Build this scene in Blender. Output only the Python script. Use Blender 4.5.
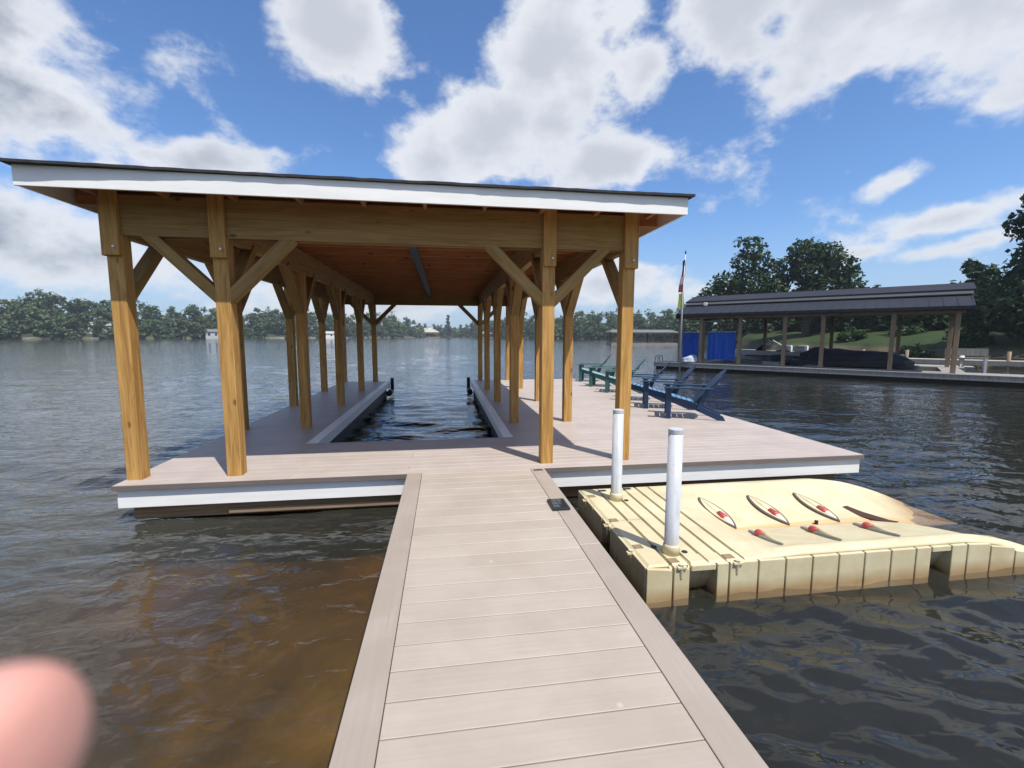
import bpy, math, random
import numpy as np
from mathutils import Vector, Matrix, noise
R = math.radians
random.seed(7); rng = np.random.default_rng(7)
S = bpy.context.scene
COL = S.collection
for o in list(bpy.data.objects): bpy.data.objects.remove(o)

# ---------------------------------------------------------------- camera, sky, sun, exposure
# deck top is z = 0, the water lies at z = -0.40, Y runs out along the walkway
EYE = 1.45; WATER = -0.40
F_PX, PITCH, ROLL, YAW = 451.59, 0.1067, -0.002, 0.1482
fw = Vector((math.sin(YAW)*math.cos(PITCH), math.cos(YAW)*math.cos(PITCH), -math.sin(PITCH)))
rt = Vector((math.cos(YAW), -math.sin(YAW), 0)); up = rt.cross(fw)
rt2 = rt*math.cos(ROLL) - up*math.sin(ROLL); up2 = up*math.cos(ROLL) + rt*math.sin(ROLL)
cd = bpy.data.cameras.new('camera'); cam = bpy.data.objects.new('camera', cd); COL.objects.link(cam)
m = Matrix((rt2, up2, -fw)).transposed().to_4x4(); m.translation = Vector((0, 0, EYE)); cam.matrix_world = m
cd.sensor_width = 36; cd.lens = F_PX/1024*36; cd.clip_start = 0.02; cd.clip_end = 6000
cd.dof.use_dof = True; cd.dof.focus_distance = 7.0; cd.dof.aperture_fstop = 7.0
S.camera = cam

SUN = Vector((0.29, -0.47, 1.0)).normalized()
sun_el = math.asin(SUN.z); sun_az = math.atan2(SUN.x, SUN.y)
w = bpy.data.worlds.new('World'); S.world = w; w.use_nodes = True
nt = w.node_tree; N = nt.nodes; L = nt.links; N.clear()
def nd(t, **k):
    n = N.new(t)
    for a, b in k.items(): setattr(n, a, b)
    return n
def mth(op, a, b=None, c=None, clamp=False):
    n = nd('ShaderNodeMath', operation=op); n.use_clamp = clamp
    for i, v in enumerate((a, b, c)):
        if v is None: continue
        if isinstance(v, (int, float)): n.inputs[i].default_value = v
        else: L.new(v, n.inputs[i])
    return n.outputs[0]
sky = nd('ShaderNodeTexSky', sky_type='NISHITA'); sky.sun_disc = False
sky.sun_elevation = sun_el; sky.sun_rotation = sun_az; sky.air_density = 1.0; sky.dust_density = 0.6; sky.ozone_density = 2.2
tc = nd('ShaderNodeTexCoord'); sep = nd('ShaderNodeSeparateXYZ'); L.new(tc.outputs['Generated'], sep.inputs[0])
az = mth('ARCTAN2', sep.outputs[0], sep.outputs[1]); el = mth('ARCSINE', sep.outputs[2])
cmb = nd('ShaderNodeCombineXYZ'); L.new(az, cmb.inputs[0]); L.new(el, cmb.inputs[1])
# cumulus clouds: centre azimuth, elevation, half widths (degrees), tilt, weight
CLOUDS = [
 (-43,25,11.0,8.5,0,1.0),(-37,19,9,6,0,.8),(-45,8.5,16,5.5,0,.85),(-33,7,12,3.5,0,.75),(-33,13.5,7,2.5,0,.45),(-55,16,12,12,0,1),
 (-12.2,31,7.5,6.0,-12,.98),(-15.5,34,5,3.5,0,.7),(-24,17.2,8.5,2.2,5,.8),(-20,5,14,3.0,0,.6),(-8,4,12,2.6,0,.6),
 (15,37,7,6,50,1.0),(12,30,8.5,6,40,1.1),(6,23,9.5,5.5,20,1.1),(-1,20,6,4,0,.9),(22,35,4.5,5,0,.75),(20,20,10,4,0,.9),(24,28,3.5,4,0,.6),(13,24,8,5,0,.9),
 (34,33,9,6.5,0,.95),(44,30,10,6.5,0,1.05),(53,27,9,6.5,10,1.0),(56,20,6,3.0,15,.7),(39,24,5,2.5,0,.5),(62,24,10,8,0,.8),
 (48,14.6,3.8,1.5,22,.62),(52,10.5,7,1.5,8,.62),(57,11.5,5,1.7,12,.6),(46,8.3,3,1,10,.4),(53,8.0,7,1.0,10,.45),
 (20,6.5,10,2.6,0,.75),(28,5.2,7,2.2,0,.6),(10,4,10,2.3,0,.55),(-33,42,6,2.2,10,.5),
 (41,3.5,10,2.0,0,.35),(24,12,4,1.0,0,.3)]
tot = None
for (a, e, ra, re, tilt, wt) in CLOUDS:
    mp = nd('ShaderNodeMapping', vector_type='TEXTURE')
    mp.inputs['Location'].default_value = (R(a), R(e), 0); mp.inputs['Rotation'].default_value = (0, 0, R(tilt)); mp.inputs['Scale'].default_value = (R(ra)*1.35, R(re)*1.35, 1)
    L.new(cmb.outputs[0], mp.inputs['Vector'])
    ln = nd('ShaderNodeVectorMath', operation='LENGTH'); L.new(mp.outputs[0], ln.inputs[0])
    v = mth('MULTIPLY', mth('SUBTRACT', 1.0, ln.outputs['Value'], clamp=True), wt*1.9+.10)
    tot = v if tot is None else mth('MAXIMUM', tot, v) if False else mth('SMOOTH_MAX', tot, v, .25)
def wnoise(scale, detail, rough, dist=0, loc=(0,0,0)):
    mp = nd('ShaderNodeMapping'); mp.inputs['Location'].default_value = loc; mp.inputs['Scale'].default_value = (1, 1, 1.5)
    L.new(tc.outputs['Generated'], mp.inputs['Vector'])
    n = nd('ShaderNodeTexNoise'); n.inputs['Scale'].default_value = scale; n.inputs['Detail'].default_value = detail; n.inputs['Roughness'].default_value = rough; n.inputs['Distortion'].default_value = dist
    L.new(mp.outputs[0], n.inputs['Vector']); return n.outputs['Fac']
n1 = wnoise(6.5, 10, .56, .1); n2 = wnoise(17, 8, .62, .1, (3, 1, 2)); n3 = wnoise(3.5, 5, .5, 0, (7, 2, 5))
# clouds elsewhere in the sky (behind the camera) from noise alone
behind = mth('MULTIPLY', mth('SUBTRACT', mth('ABSOLUTE', az), 1.25, clamp=True), 1.2, clamp=True)
bk = mth('MULTIPLY', behind, .42)
den = mth('ADD', mth('ADD', tot, bk), mth('ADD', mth('MULTIPLY', mth('SUBTRACT', n1, .5), 2.5), mth('MULTIPLY', mth('SUBTRACT', n2, .5), 1.15)))
def mrange(v, a, b, c=0, d=1, smooth=True):
    n = nd('ShaderNodeMapRange'); n.interpolation_type = 'SMOOTHSTEP' if smooth else 'LINEAR'
    L.new(v, n.inputs['Value'])
    for k, x in zip(('From Min', 'From Max', 'To Min', 'To Max'), (a, b, c, d)): n.inputs[k].default_value = x
    return n.outputs['Result']
cover = mrange(den, .30, .95)
thick = mrange(mth('ADD', den, mth('MULTIPLY', mth('SUBTRACT', n3, .5), 1.6)), .75, 1.9)
lowgrey = mrange(el, R(20), R(6), 0, .35)
lft = mrange(az, R(-18), R(-36), 0, .55)
gfac = mth('MULTIPLY', thick, mth('ADD', .38, mth('ADD', mth('MULTIPLY', lowgrey, .3), lft)), clamp=True)
mc = nd('ShaderNodeMix', data_type='RGBA'); L.new(gfac, mc.inputs['Factor'])
mc.inputs['A'].default_value = (7.0, 7.2, 7.6, 1); mc.inputs['B'].default_value = (2.1, 2.5, 3.15, 1)
# milky air close to the horizon
hz = mrange(el, R(15), R(0), 0, .62)
mh = nd('ShaderNodeMix', data_type='RGBA'); L.new(hz, mh.inputs['Factor']); 
skyt = nd('ShaderNodeMix', data_type='RGBA', blend_type='MULTIPLY'); skyt.inputs['Factor'].default_value = 1
L.new(sky.outputs[0], skyt.inputs['A']); skyt.inputs['B'].default_value = (.80, 1.08, 1.40, 1)
L.new(skyt.outputs['Result'], mh.inputs['A']); mh.inputs['B'].default_value = (3.6, 4.6, 6.2, 1)
mx = nd('ShaderNodeMix', data_type='RGBA'); L.new(mth('MULTIPLY', cover, .93), mx.inputs['Factor']); L.new(mh.outputs['Result'], mx.inputs['A']); L.new(mc.outputs['Result'], mx.inputs['B'])
bg = nd('ShaderNodeBackground'); bg.inputs['Strength'].default_value = .097; L.new(mx.outputs['Result'], bg.inputs['Color'])
wo = nd('ShaderNodeOutputWorld'); L.new(bg.outputs[0], wo.inputs[0])
w.cycles.sampling_method = 'MANUAL'; w.cycles.sample_map_resolution = 512

sd = bpy.data.lights.new('sun', 'SUN'); sd.energy = 4.7; sd.angle = R(.53); sd.color = (1, .95, .87)
so = bpy.data.objects.new('sun', sd); COL.objects.link(so); so.rotation_euler = SUN.to_track_quat('Z', 'Y').to_euler()
vs = S.view_settings; vs.view_transform = 'Standard'; vs.look = 'None'; vs.gamma = 1; vs.exposure = 0.33; vs.use_curve_mapping = False
S.cycles.max_bounces = 8; S.cycles.transparent_max_bounces = 12; S.cycles.volume_bounces = 0
S.cycles.caustics_reflective = False; S.cycles.caustics_refractive = False

# ---------------------------------------------------------------- materials
class M_:
    """a node material with a small builder"""
    def __init__(s, name, rough=.6, spec=.5, color=(.5,.5,.5)):
        s.m = bpy.data.materials.new(name); s.m.use_nodes = True; s.t = s.m.node_tree; s.b = s.t.nodes['Principled BSDF']; s.out = s.t.nodes['Material Output']
        s.b.inputs['Roughness'].default_value = rough; s.b.inputs['Specular IOR Level'].default_value = spec; s.b.inputs['Base Color'].default_value = (*color, 1)
        s.c = None
    def n(s, t, **k):
        n = s.t.nodes.new(t)
        for a, b in k.items(): setattr(n, a, b)
        return n
    def link(s, a, b): s.t.links.new(a, b)
    def coord(s, scale=(1,1,1), kind='Object', rand=True):
        tc = s.n('ShaderNodeTexCoord'); mp = s.n('ShaderNodeMapping'); mp.inputs['Scale'].default_value = scale
        if kind == 'World':
            g = s.n('ShaderNodeNewGeometry'); s.link(g.outputs['Position'], mp.inputs['Vector'])
        else: s.link(tc.outputs[kind], mp.inputs['Vector'])
        if rand and kind == 'Object':
            oi = s.n('ShaderNodeObjectInfo'); mu = s.n('ShaderNodeVectorMath', operation='SCALE'); cb = s.n('ShaderNodeCombineXYZ')
            for i in range(3): s.link(oi.outputs['Random'], cb.inputs[i])
            s.link(cb.outputs[0], mu.inputs[0]); mu.inputs['Scale'].default_value = 40; s.link(mu.outputs[0], mp.inputs['Location'])
        return mp.outputs[0]
    def noise(s, vec, scale, detail=4, rough=.55, dist=0):
        n = s.n('ShaderNodeTexNoise'); s.link(vec, n.inputs['Vector'])
        n.inputs['Scale'].default_value = scale; n.inputs['Detail'].default_value = detail; n.inputs['Roughness'].default_value = rough; n.inputs['Distortion'].default_value = dist
        return n.outputs['Fac']
    def ramp(s, fac, stops):
        r = s.n('ShaderNodeValToRGB'); s.link(fac, r.inputs[0]); e = r.color_ramp.elements
        while len(e) < len(stops): e.new(.5)
        for x, (p, c) in zip(e, stops): x.position = p; x.color = (*c, 1)
        return r.outputs[0]
    def mix(s, fac, a, b, mode='MIX'):
        n = s.n('ShaderNodeMix', data_type='RGBA', blend_type=mode)
        for k, v in (('Factor', fac), ('A', a), ('B', b)):
            if isinstance(v, (int, float)): n.inputs[k].default_value = v
            elif isinstance(v, tuple): n.inputs[k].default_value = (*v, 1)
            else: s.link(v, n.inputs[k])
        return n.outputs['Result']
    def math(s, op, a, b=0.0, clamp=False):
        n = s.n('ShaderNodeMath', operation=op); n.use_clamp = clamp
        for i, v in enumerate((a, b)):
            if isinstance(v, (int, float)): n.inputs[i].default_value = v
            else: s.link(v, n.inputs[i])
        return n.outputs[0]
    def base(s, c): s.link(c, s.b.inputs['Base Color']); return s
    def bump(s, h, strength=.3, dist=.01):
        b = s.n('ShaderNodeBump'); b.inputs['Strength'].default_value = strength; b.inputs['Distance'].default_value = dist; s.link(h, b.inputs['Height']); s.link(b.outputs[0], s.b.inputs['Normal']); return s
    def rough(s, v): s.link(v, s.b.inputs['Roughness']); return s
MAT = {}
def wood(name, c0, c1, c2, rough=.65, axis=2, streak=1.0):
    k = M_(name, rough, .3)
    sc = [9, 9, 9]; sc[axis] = .7
    v = k.coord(tuple(sc)); f = k.noise(v, 2.2*streak, 6, .6, 1.2)
    sc2 = [60, 60, 60]; sc2[axis] = 1.5
    g = k.noise(k.coord(tuple(sc2)), 1.5, 3, .6)
    big = k.noise(k.coord((1,1,1)), 1.3, 2, .5)
    c = k.ramp(f, [(.32, c0), (.5, c1), (.68, c2)])
    c = k.mix(.35, c, k.ramp(g, [(.3, c0), (.7, c2)]))
    c = k.mix(k.math('MULTIPLY', big, .35), c, tuple(x*.72 for x in c1))
    # knots
    sk = [7, 7, 7]; sk[axis] = 3.2
    vo = k.n('ShaderNodeTexVoronoi'); k.link(k.coord(tuple(sk)), vo.inputs['Vector']); vo.inputs['Scale'].default_value = .8; vo.inputs['Randomness'].default_value = 1
    kn = k.ramp(vo.outputs['Distance'], [(.05, (1,1,1)), (.13, (0,0,0))])
    c = k.mix(k.math('MULTIPLY', kn, .85), c, tuple(x*.35 for x in c0))
    k.base(c).bump(g, .25, .004); MAT[name] = k.m; return k.m
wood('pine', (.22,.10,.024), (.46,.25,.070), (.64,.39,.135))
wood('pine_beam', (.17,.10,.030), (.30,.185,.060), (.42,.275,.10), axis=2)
wood('pine_joist', (.22,.09,.03), (.36,.16,.06), (.48,.23,.09))
wood('wet_timber', (.11,.07,.035), (.20,.135,.07), (.30,.21,.12), axis=2)
wood('brown_timber', (.16,.11,.07), (.26,.18,.115), (.36,.26,.17), axis=2)
wood('grey_timber', (.15,.145,.135), (.27,.26,.245), (.40,.385,.36), .75, axis=2)

def composite(name, c, var=.10, axis=0):
    k = M_(name, .5, .5)
    sc = [40, 40, 40]; sc[axis] = 1.4
    g = k.noise(k.coord(tuple(sc), 'World'), 1.4, 4, .6)
    b = k.noise(k.coord((1,1,1), 'World'), 2.1, 5, .6, .4)
    at = k.n('ShaderNodeAttribute', attribute_name='tint')
    cc = k.ramp(g, [(.3, tuple(x*(1-var) for x in c)), (.7, tuple(x*(1+var) for x in c))])
    cc = k.mix(k.math('MULTIPLY', k.ramp(b, [(.38, (0,0,0)), (.68, (1,1,1))]), .55), cc, tuple(x*y for x, y in zip(c, (.80,.77,.74))))
    cc = k.mix(1.0, cc, at.outputs['Color'], 'MULTIPLY')
    # scattered scuffs, droppings and dried spots
    vo = k.n('ShaderNodeTexVoronoi'); k.link(k.coord((1,1,1), 'World'), vo.inputs['Vector']); vo.inputs['Scale'].default_value = 4.0
    thr = k.ramp(k.noise(k.coord((1,1,1), 'World'), 3, 2), [(.50, (0,0,0)), (.58, (1,1,1))])
    sp = k.ramp(vo.outputs['Distance'], [(.03, (1,1,1)), (.07, (0,0,0))])
    cc = k.mix(k.math('MULTIPLY', k.math('MULTIPLY', sp, thr), .5), cc, (.62,.5,.42))
    k.base(cc).bump(g, .35, .002); MAT[name] = k.m
composite('decking', (.395,.342,.290), .045)
composite('dock_decking', (.42,.362,.326), .06)
composite('decking_border', (.345,.295,.252), .05, axis=1)
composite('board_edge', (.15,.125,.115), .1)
def plain(name, c, rough=.5, spec=.5, var=.12, scale=3, metal=0, bump=0):
    k = M_(name, rough, spec); k.b.inputs['Metallic'].default_value = metal
    f = k.noise(k.coord((1,1,1)), scale, 5, .6); f2 = k.noise(k.coord((1,1,1)), scale*9, 3, .6)
    cc = k.ramp(f, [(.3, tuple(x*(1-var) for x in c)), (.7, tuple(min(1, x*(1+var)) for x in c))])
    cc = k.mix(k.math('MULTIPLY', f2, .25), cc, tuple(x*.8 for x in c))
    k.base(cc)
    if bump: k.bump(f2, bump, .004)
    MAT[name] = k.m; return k
def trim():
    k = M_('white_trim', .45, .4); v = k.coord((1,1,1), 'World')
    f = k.noise(k.coord((.6,.6,6), 'World'), 2.5, 5, .6)
    d = k.noise(v, 7, 4, .6)
    c = k.ramp(f, [(.3, (.76,.76,.74)), (.6, (.84,.84,.83))]); c = k.mix(k.math('MULTIPLY', d, .22), c, (.55,.53,.48))
    k.base(c); MAT['white_trim'] = k.m
trim()
plain('pvc', (.60,.62,.65), .35, .5, .06); plain('shingle', (.045,.045,.05), .9, .2, .3, 12, bump=.6)
plain('black_rubber', (.018,.018,.02), .6, .4); plain('ply', (.62,.255,.08), .7, .3, .2, 2); plain('dark_strip', (.05,.052,.055), .6)
plain('steel', (.45,.46,.48), .35, .5, .1, 6, 1); plain('black_plastic', (.02,.022,.028), .35, .5)
plain('teal_paint', (.07,.15,.15), .6, .25, .15, 6); plain('blue_paint', (.018,.045,.085), .6, .25, .15, 6); plain('navy_paint', (.010,.032,.085), .5, .4, .2, 6)
plain('skylit_blue_seat', (.12,.26,.42), .5, .4, .12, 6); plain('light_teal_seat', (.25,.42,.42), .5, .4, .12, 6); plain('dark_teal_paint', (.03,.11,.11), .5, .4, .2, 6)  # blue seat is paler than its frame: sky light painted into the colour
plain('metal_roof', (.024,.028,.040), .75, .2, .15, .8); plain('tarp', (.012,.11,.55), .5, .4, .12, 1.2, bump=.4)
plain('hull_white', (.6,.62,.62), .3, .5, .08); plain('boat_cover', (.035,.04,.06), .8, .2, .3, 2); plain('concrete', (.33,.31,.28), .85, .2, .2, 4, bump=.5)
plain('white_paint', (.72,.72,.70), .5, .4, .06); plain('cloth_grey', (.45,.50,.58), .8, .2, .1); plain('glass_dark', (.02,.025,.03), .08, .6, .1)
plain('roof_shingle_grey', (.16,.16,.16), .9, .2, .2, 3); plain('roof_pale', (.42,.41,.37), .9, .2, .12, 1); plain('siding', (.42,.44,.44), .7, .3, .08); plain('brick', (.26,.13,.085), .85, .2, .2, 4)
plain('flag_red', (.20,.05,.07), .8, .2); plain('flag_white', (.34,.28,.30), .8, .2); plain('flag_blue', (.03,.035,.10), .8, .2); plain('flag_yellow', (.30,.32,.08), .8, .2)
plain('slot_dark', (.06,.03,.025), .7, .3); plain('slot_edge', (.10,.085,.075), .6, .4); plain('roller_red', (.42,.07,.06), .4, .5, .15, 10); plain('roller_grey', (.30,.30,.28), .5); plain('foam', (.8,.82,.84), .7, .2)

def bark():
    k = M_('bark', .9, .2); f = k.noise(k.coord((6,6,1)), 3, 6, .65); k.base(k.ramp(f, [(.3, (.045,.035,.027)), (.7, (.13,.105,.08))])).bump(f, .8, .05); MAT['bark'] = k.m
bark()
def pvc():
    k = M_('pvc', .4, .45); v = k.coord((1,1,1), 'World'); f = k.noise(k.coord((9,9,1.2), 'World'), 3, 5, .65); g = k.noise(v, 14, 5, .6)
    sp = k.n('ShaderNodeSeparateXYZ'); gm = k.n('ShaderNodeNewGeometry'); k.link(gm.outputs['Position'], sp.inputs[0])
    c = k.ramp(f, [(.35, (.42,.435,.45)), (.6, (.52,.54,.565))]); c = k.mix(k.math('MULTIPLY', k.ramp(g, [(.55, (0,0,0)), (.7, (1,1,1))]), .35), c, (.38,.36,.32))
    m_ = k.n('ShaderNodeMapRange'); k.link(k.math('ADD', sp.outputs[2], k.math('MULTIPLY', f, .18)), m_.inputs['Value']); m_.inputs['From Min'].default_value = .12; m_.inputs['From Max'].default_value = -.08; m_.inputs['To Max'].default_value = .6
    k.base(k.mix(m_.outputs[0], c, (.42,.33,.22))); MAT['pvc'] = k.m
pvc()
def leaf(name, c0, c1):
    k = M_(name, .55, .3); at = k.n('ShaderNodeAttribute', attribute_name='tint'); s = k.n('ShaderNodeSeparateColor'); k.link(at.outputs['Color'], s.inputs[0])
    c = k.mix(s.outputs[0], c0, c1); k.base(c)
    tr = k.n('ShaderNodeBsdfTranslucent'); k.link(c, tr.inputs[0]); ms = k.n('ShaderNodeMixShader'); ms.inputs[0].default_value = .35
    k.link(k.b.outputs[0], ms.inputs[1]); k.link(tr.outputs[0], ms.inputs[2]); k.link(ms.outputs[0], k.out.inputs[0]); MAT[name] = k.m
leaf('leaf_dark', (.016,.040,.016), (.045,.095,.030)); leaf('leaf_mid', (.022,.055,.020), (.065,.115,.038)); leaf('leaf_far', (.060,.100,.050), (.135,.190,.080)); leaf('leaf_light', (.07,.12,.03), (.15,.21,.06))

def cream():
    k = M_('cream_plastic', .48, .4); v = k.coord((1,1,1), 'World')
    f = k.noise(v, 3.2, 6, .6, .3); g = k.noise(v, 30, 4, .6)
    c = k.ramp(f, [(.3, (.52,.46,.29)), (.7, (.64,.58,.39))])
    gm = k.n('ShaderNodeNewGeometry'); sp = k.n('ShaderNodeSeparateXYZ'); k.link(gm.outputs['Position'], sp.inputs[0])
    # tea-brown tide line just above the water
    zz = k.math('ADD', sp.outputs[2], k.math('MULTIPLY', f, .05))
    mr = k.n('ShaderNodeMapRange'); k.link(zz, mr.inputs['Value']); mr.inputs['From Min'].default_value = -.27; mr.inputs['From Max'].default_value = -.365
    mr.inputs['To Min'].default_value = 0; mr.inputs['To Max'].default_value = .8
    c = k.mix(mr.outputs[0], c, (.30,.16,.05))
    # rusty run-off down the middle of the channel, a wedge from the platform outward
    dy = k.math('ABSOLUTE', k.math('SUBTRACT', sp.outputs[1], 3.61)); dx = k.math('SUBTRACT', sp.outputs[0], 2.25)
    wd = k.math('MULTIPLY', dx, .05); wd = k.math('MINIMUM', wd, .055)
    inn = k.math('GREATER_THAN', k.math('ADD', wd, k.math('MULTIPLY', k.math('SUBTRACT', f, .5), .03)), dy)
    c = k.mix(k.math('MULTIPLY', inn, .55), c, (.62,.33,.10))
    pat = k.ramp(k.noise(v, 2.6, 7, .68, .5), [(.48, (0,0,0)), (.64, (1,1,1))])
    c = k.mix(k.math('MULTIPLY', pat, .38), c, (.48,.36,.20))
    c = k.mix(k.math('MULTIPLY', g, .18), c, (.40,.34,.22))
    k.base(c).bump(g, .3, .003); MAT['cream_plastic'] = k.m
cream()
def skin():
    k = M_('skin', .5, .35); f = k.noise(k.coord((1,1,1)), 60, 4, .5); g = k.noise(k.coord((1,1,1)), 400, 3, .6)
    k.base(k.ramp(f, [(.3, (.56,.27,.22)), (.7, (.68,.36,.30))])).bump(g, .2, .0005)
    k.b.inputs['Subsurface Weight'].default_value = .3; k.b.inputs['Subsurface Radius'].default_value = (1,.35,.2); k.b.inputs['Subsurface Scale'].default_value = .004; MAT['skin'] = k.m
    n = M_('fingernail', .3, .5, (.72,.45,.38)); MAT['fingernail'] = n.m
skin()
def ground():
    k = M_('ground', .9, .15); v = k.coord((1,1,1), 'World')
    gm = k.n('ShaderNodeNewGeometry'); sp = k.n('ShaderNodeSeparateXYZ'); k.link(gm.outputs['Position'], sp.inputs[0])
    f = k.noise(v, .7, 6, .65, .5); g = k.noise(v, 6, 5, .65); big = k.noise(v, .35, 3, .5, .8)
    bed = k.ramp(f, [(.34, (.075,.056,.014)), (.50, (.19,.140,.032)), (.68, (.36,.27,.075))])
    bed = k.mix(k.math('MULTIPLY', g, .5), bed, (.10,.055,.018))
    weed = k.ramp(big, [(.52, (0,0,0)), (.60, (1,1,1))]); bed = k.mix(k.math('MULTIPLY', weed, .7), bed, (.05,.040,.012))
    grass = k.ramp(g, [(.3, (.018,.032,.012)), (.7, (.048,.072,.024))]); shore = k.ramp(g, [(.3, (.05,.045,.03)), (.7, (.14,.12,.085))])
    def step(a, b):
        m_ = k.n('ShaderNodeMapRange'); k.link(k.math('ADD', sp.outputs[2], k.math('MULTIPLY', g, .4)), m_.inputs['Value']); m_.inputs['From Min'].default_value = a; m_.inputs['From Max'].default_value = b; return m_.outputs[0]
    c = k.mix(step(-.25, .0), bed, shore); c = k.mix(step(.55, .85), c, grass)
    k.base(c).bump(g, .5, .05); MAT['ground'] = k.m
ground()
def water():
    m = bpy.data.materials.new('lake_water'); m.use_nodes = True; t = m.node_tree; t.nodes.clear()
    n = lambda ty, **kw: (lambda q: ([setattr(q, a, b) for a, b in kw.items()], q)[1])(t.nodes.new(ty)); lk = t.links.new
    g = n('ShaderNodeNewGeometry'); mp = n('ShaderNodeMapping'); mp.inputs['Scale'].default_value = (1.0, 1.7, 1); mp.inputs['Rotation'].default_value = (0, 0, R(12)); lk(g.outputs['Position'], mp.inputs['Vector'])
    a = n('ShaderNodeTexNoise'); a.inputs['Scale'].default_value = 4.5; a.inputs['Detail'].default_value = 2; a.inputs['Distortion'].default_value = .5; lk(mp.outputs[0], a.inputs['Vector'])
    b = n('ShaderNodeTexNoise'); b.inputs['Scale'].default_value = 1.6; b.inputs['Detail'].default_value = 2; b.inputs['Roughness'].default_value = .5; b.inputs['Distortion'].default_value = .4; lk(mp.outputs[0], b.inputs['Vector'])
    b1 = n('ShaderNodeBump'); b1.inputs['Strength'].default_value = .7; b1.inputs['Distance'].default_value = .022; lk(a.outputs['Fac'], b1.inputs['Height'])
    b2 = n('ShaderNodeBump'); b2.inputs['Strength'].default_value = .45; b2.inputs['Distance'].default_value = .065; lk(b.outputs['Fac'], b2.inputs['Height']); lk(b1.outputs[0], b2.inputs['Normal'])
    fr = n('ShaderNodeFresnel'); fr.inputs['IOR'].default_value = 1.333; lk(b2.outputs[0], fr.inputs['Normal'])
    gl = n('ShaderNodeBsdfGlossy'); gl.inputs['Roughness'].default_value = .02; gl.inputs['Color'].default_value = (1, 1, 1, 1); lk(b2.outputs[0], gl.inputs['Normal'])
    tr = n('ShaderNodeBsdfTransparent'); tr.inputs['Color'].default_value = (1, 1, 1, 1)
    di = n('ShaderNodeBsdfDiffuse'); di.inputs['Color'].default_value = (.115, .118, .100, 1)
    sx = n('ShaderNodeSeparateXYZ'); lk(g.outputs['Position'], sx.inputs[0]); murk_sheen = n('ShaderNodeMapRange'); lk(sx.outputs[0], murk_sheen.inputs['Value'])  # diffuse murk, raised toward the left to paint in sky reflection
    for k_, v_ in zip(('From Min', 'From Max', 'To Min', 'To Max'), (-.6, -4.5, .16, .42)): murk_sheen.inputs[k_].default_value = v_
    murk_sheen.interpolation_type = 'SMOOTHSTEP'
    m1 = n('ShaderNodeMixShader'); lk(murk_sheen.outputs[0], m1.inputs[0]); lk(tr.outputs[0], m1.inputs[1]); lk(di.outputs[0], m1.inputs[2])
    m2 = n('ShaderNodeMixShader'); lk(fr.outputs[0], m2.inputs[0]); lk(m1.outputs[0], m2.inputs[1]); lk(gl.outputs[0], m2.inputs[2])
    va = n('ShaderNodeVolumeAbsorption'); va.inputs['Color'].default_value = (.66, .50, .17, 1); va.inputs['Density'].default_value = 1.6
    o = n('ShaderNodeOutputMaterial'); lk(m2.outputs[0], o.inputs['Surface']); lk(va.outputs[0], o.inputs['Volume']); MAT['lake_water'] = m
water()

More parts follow.
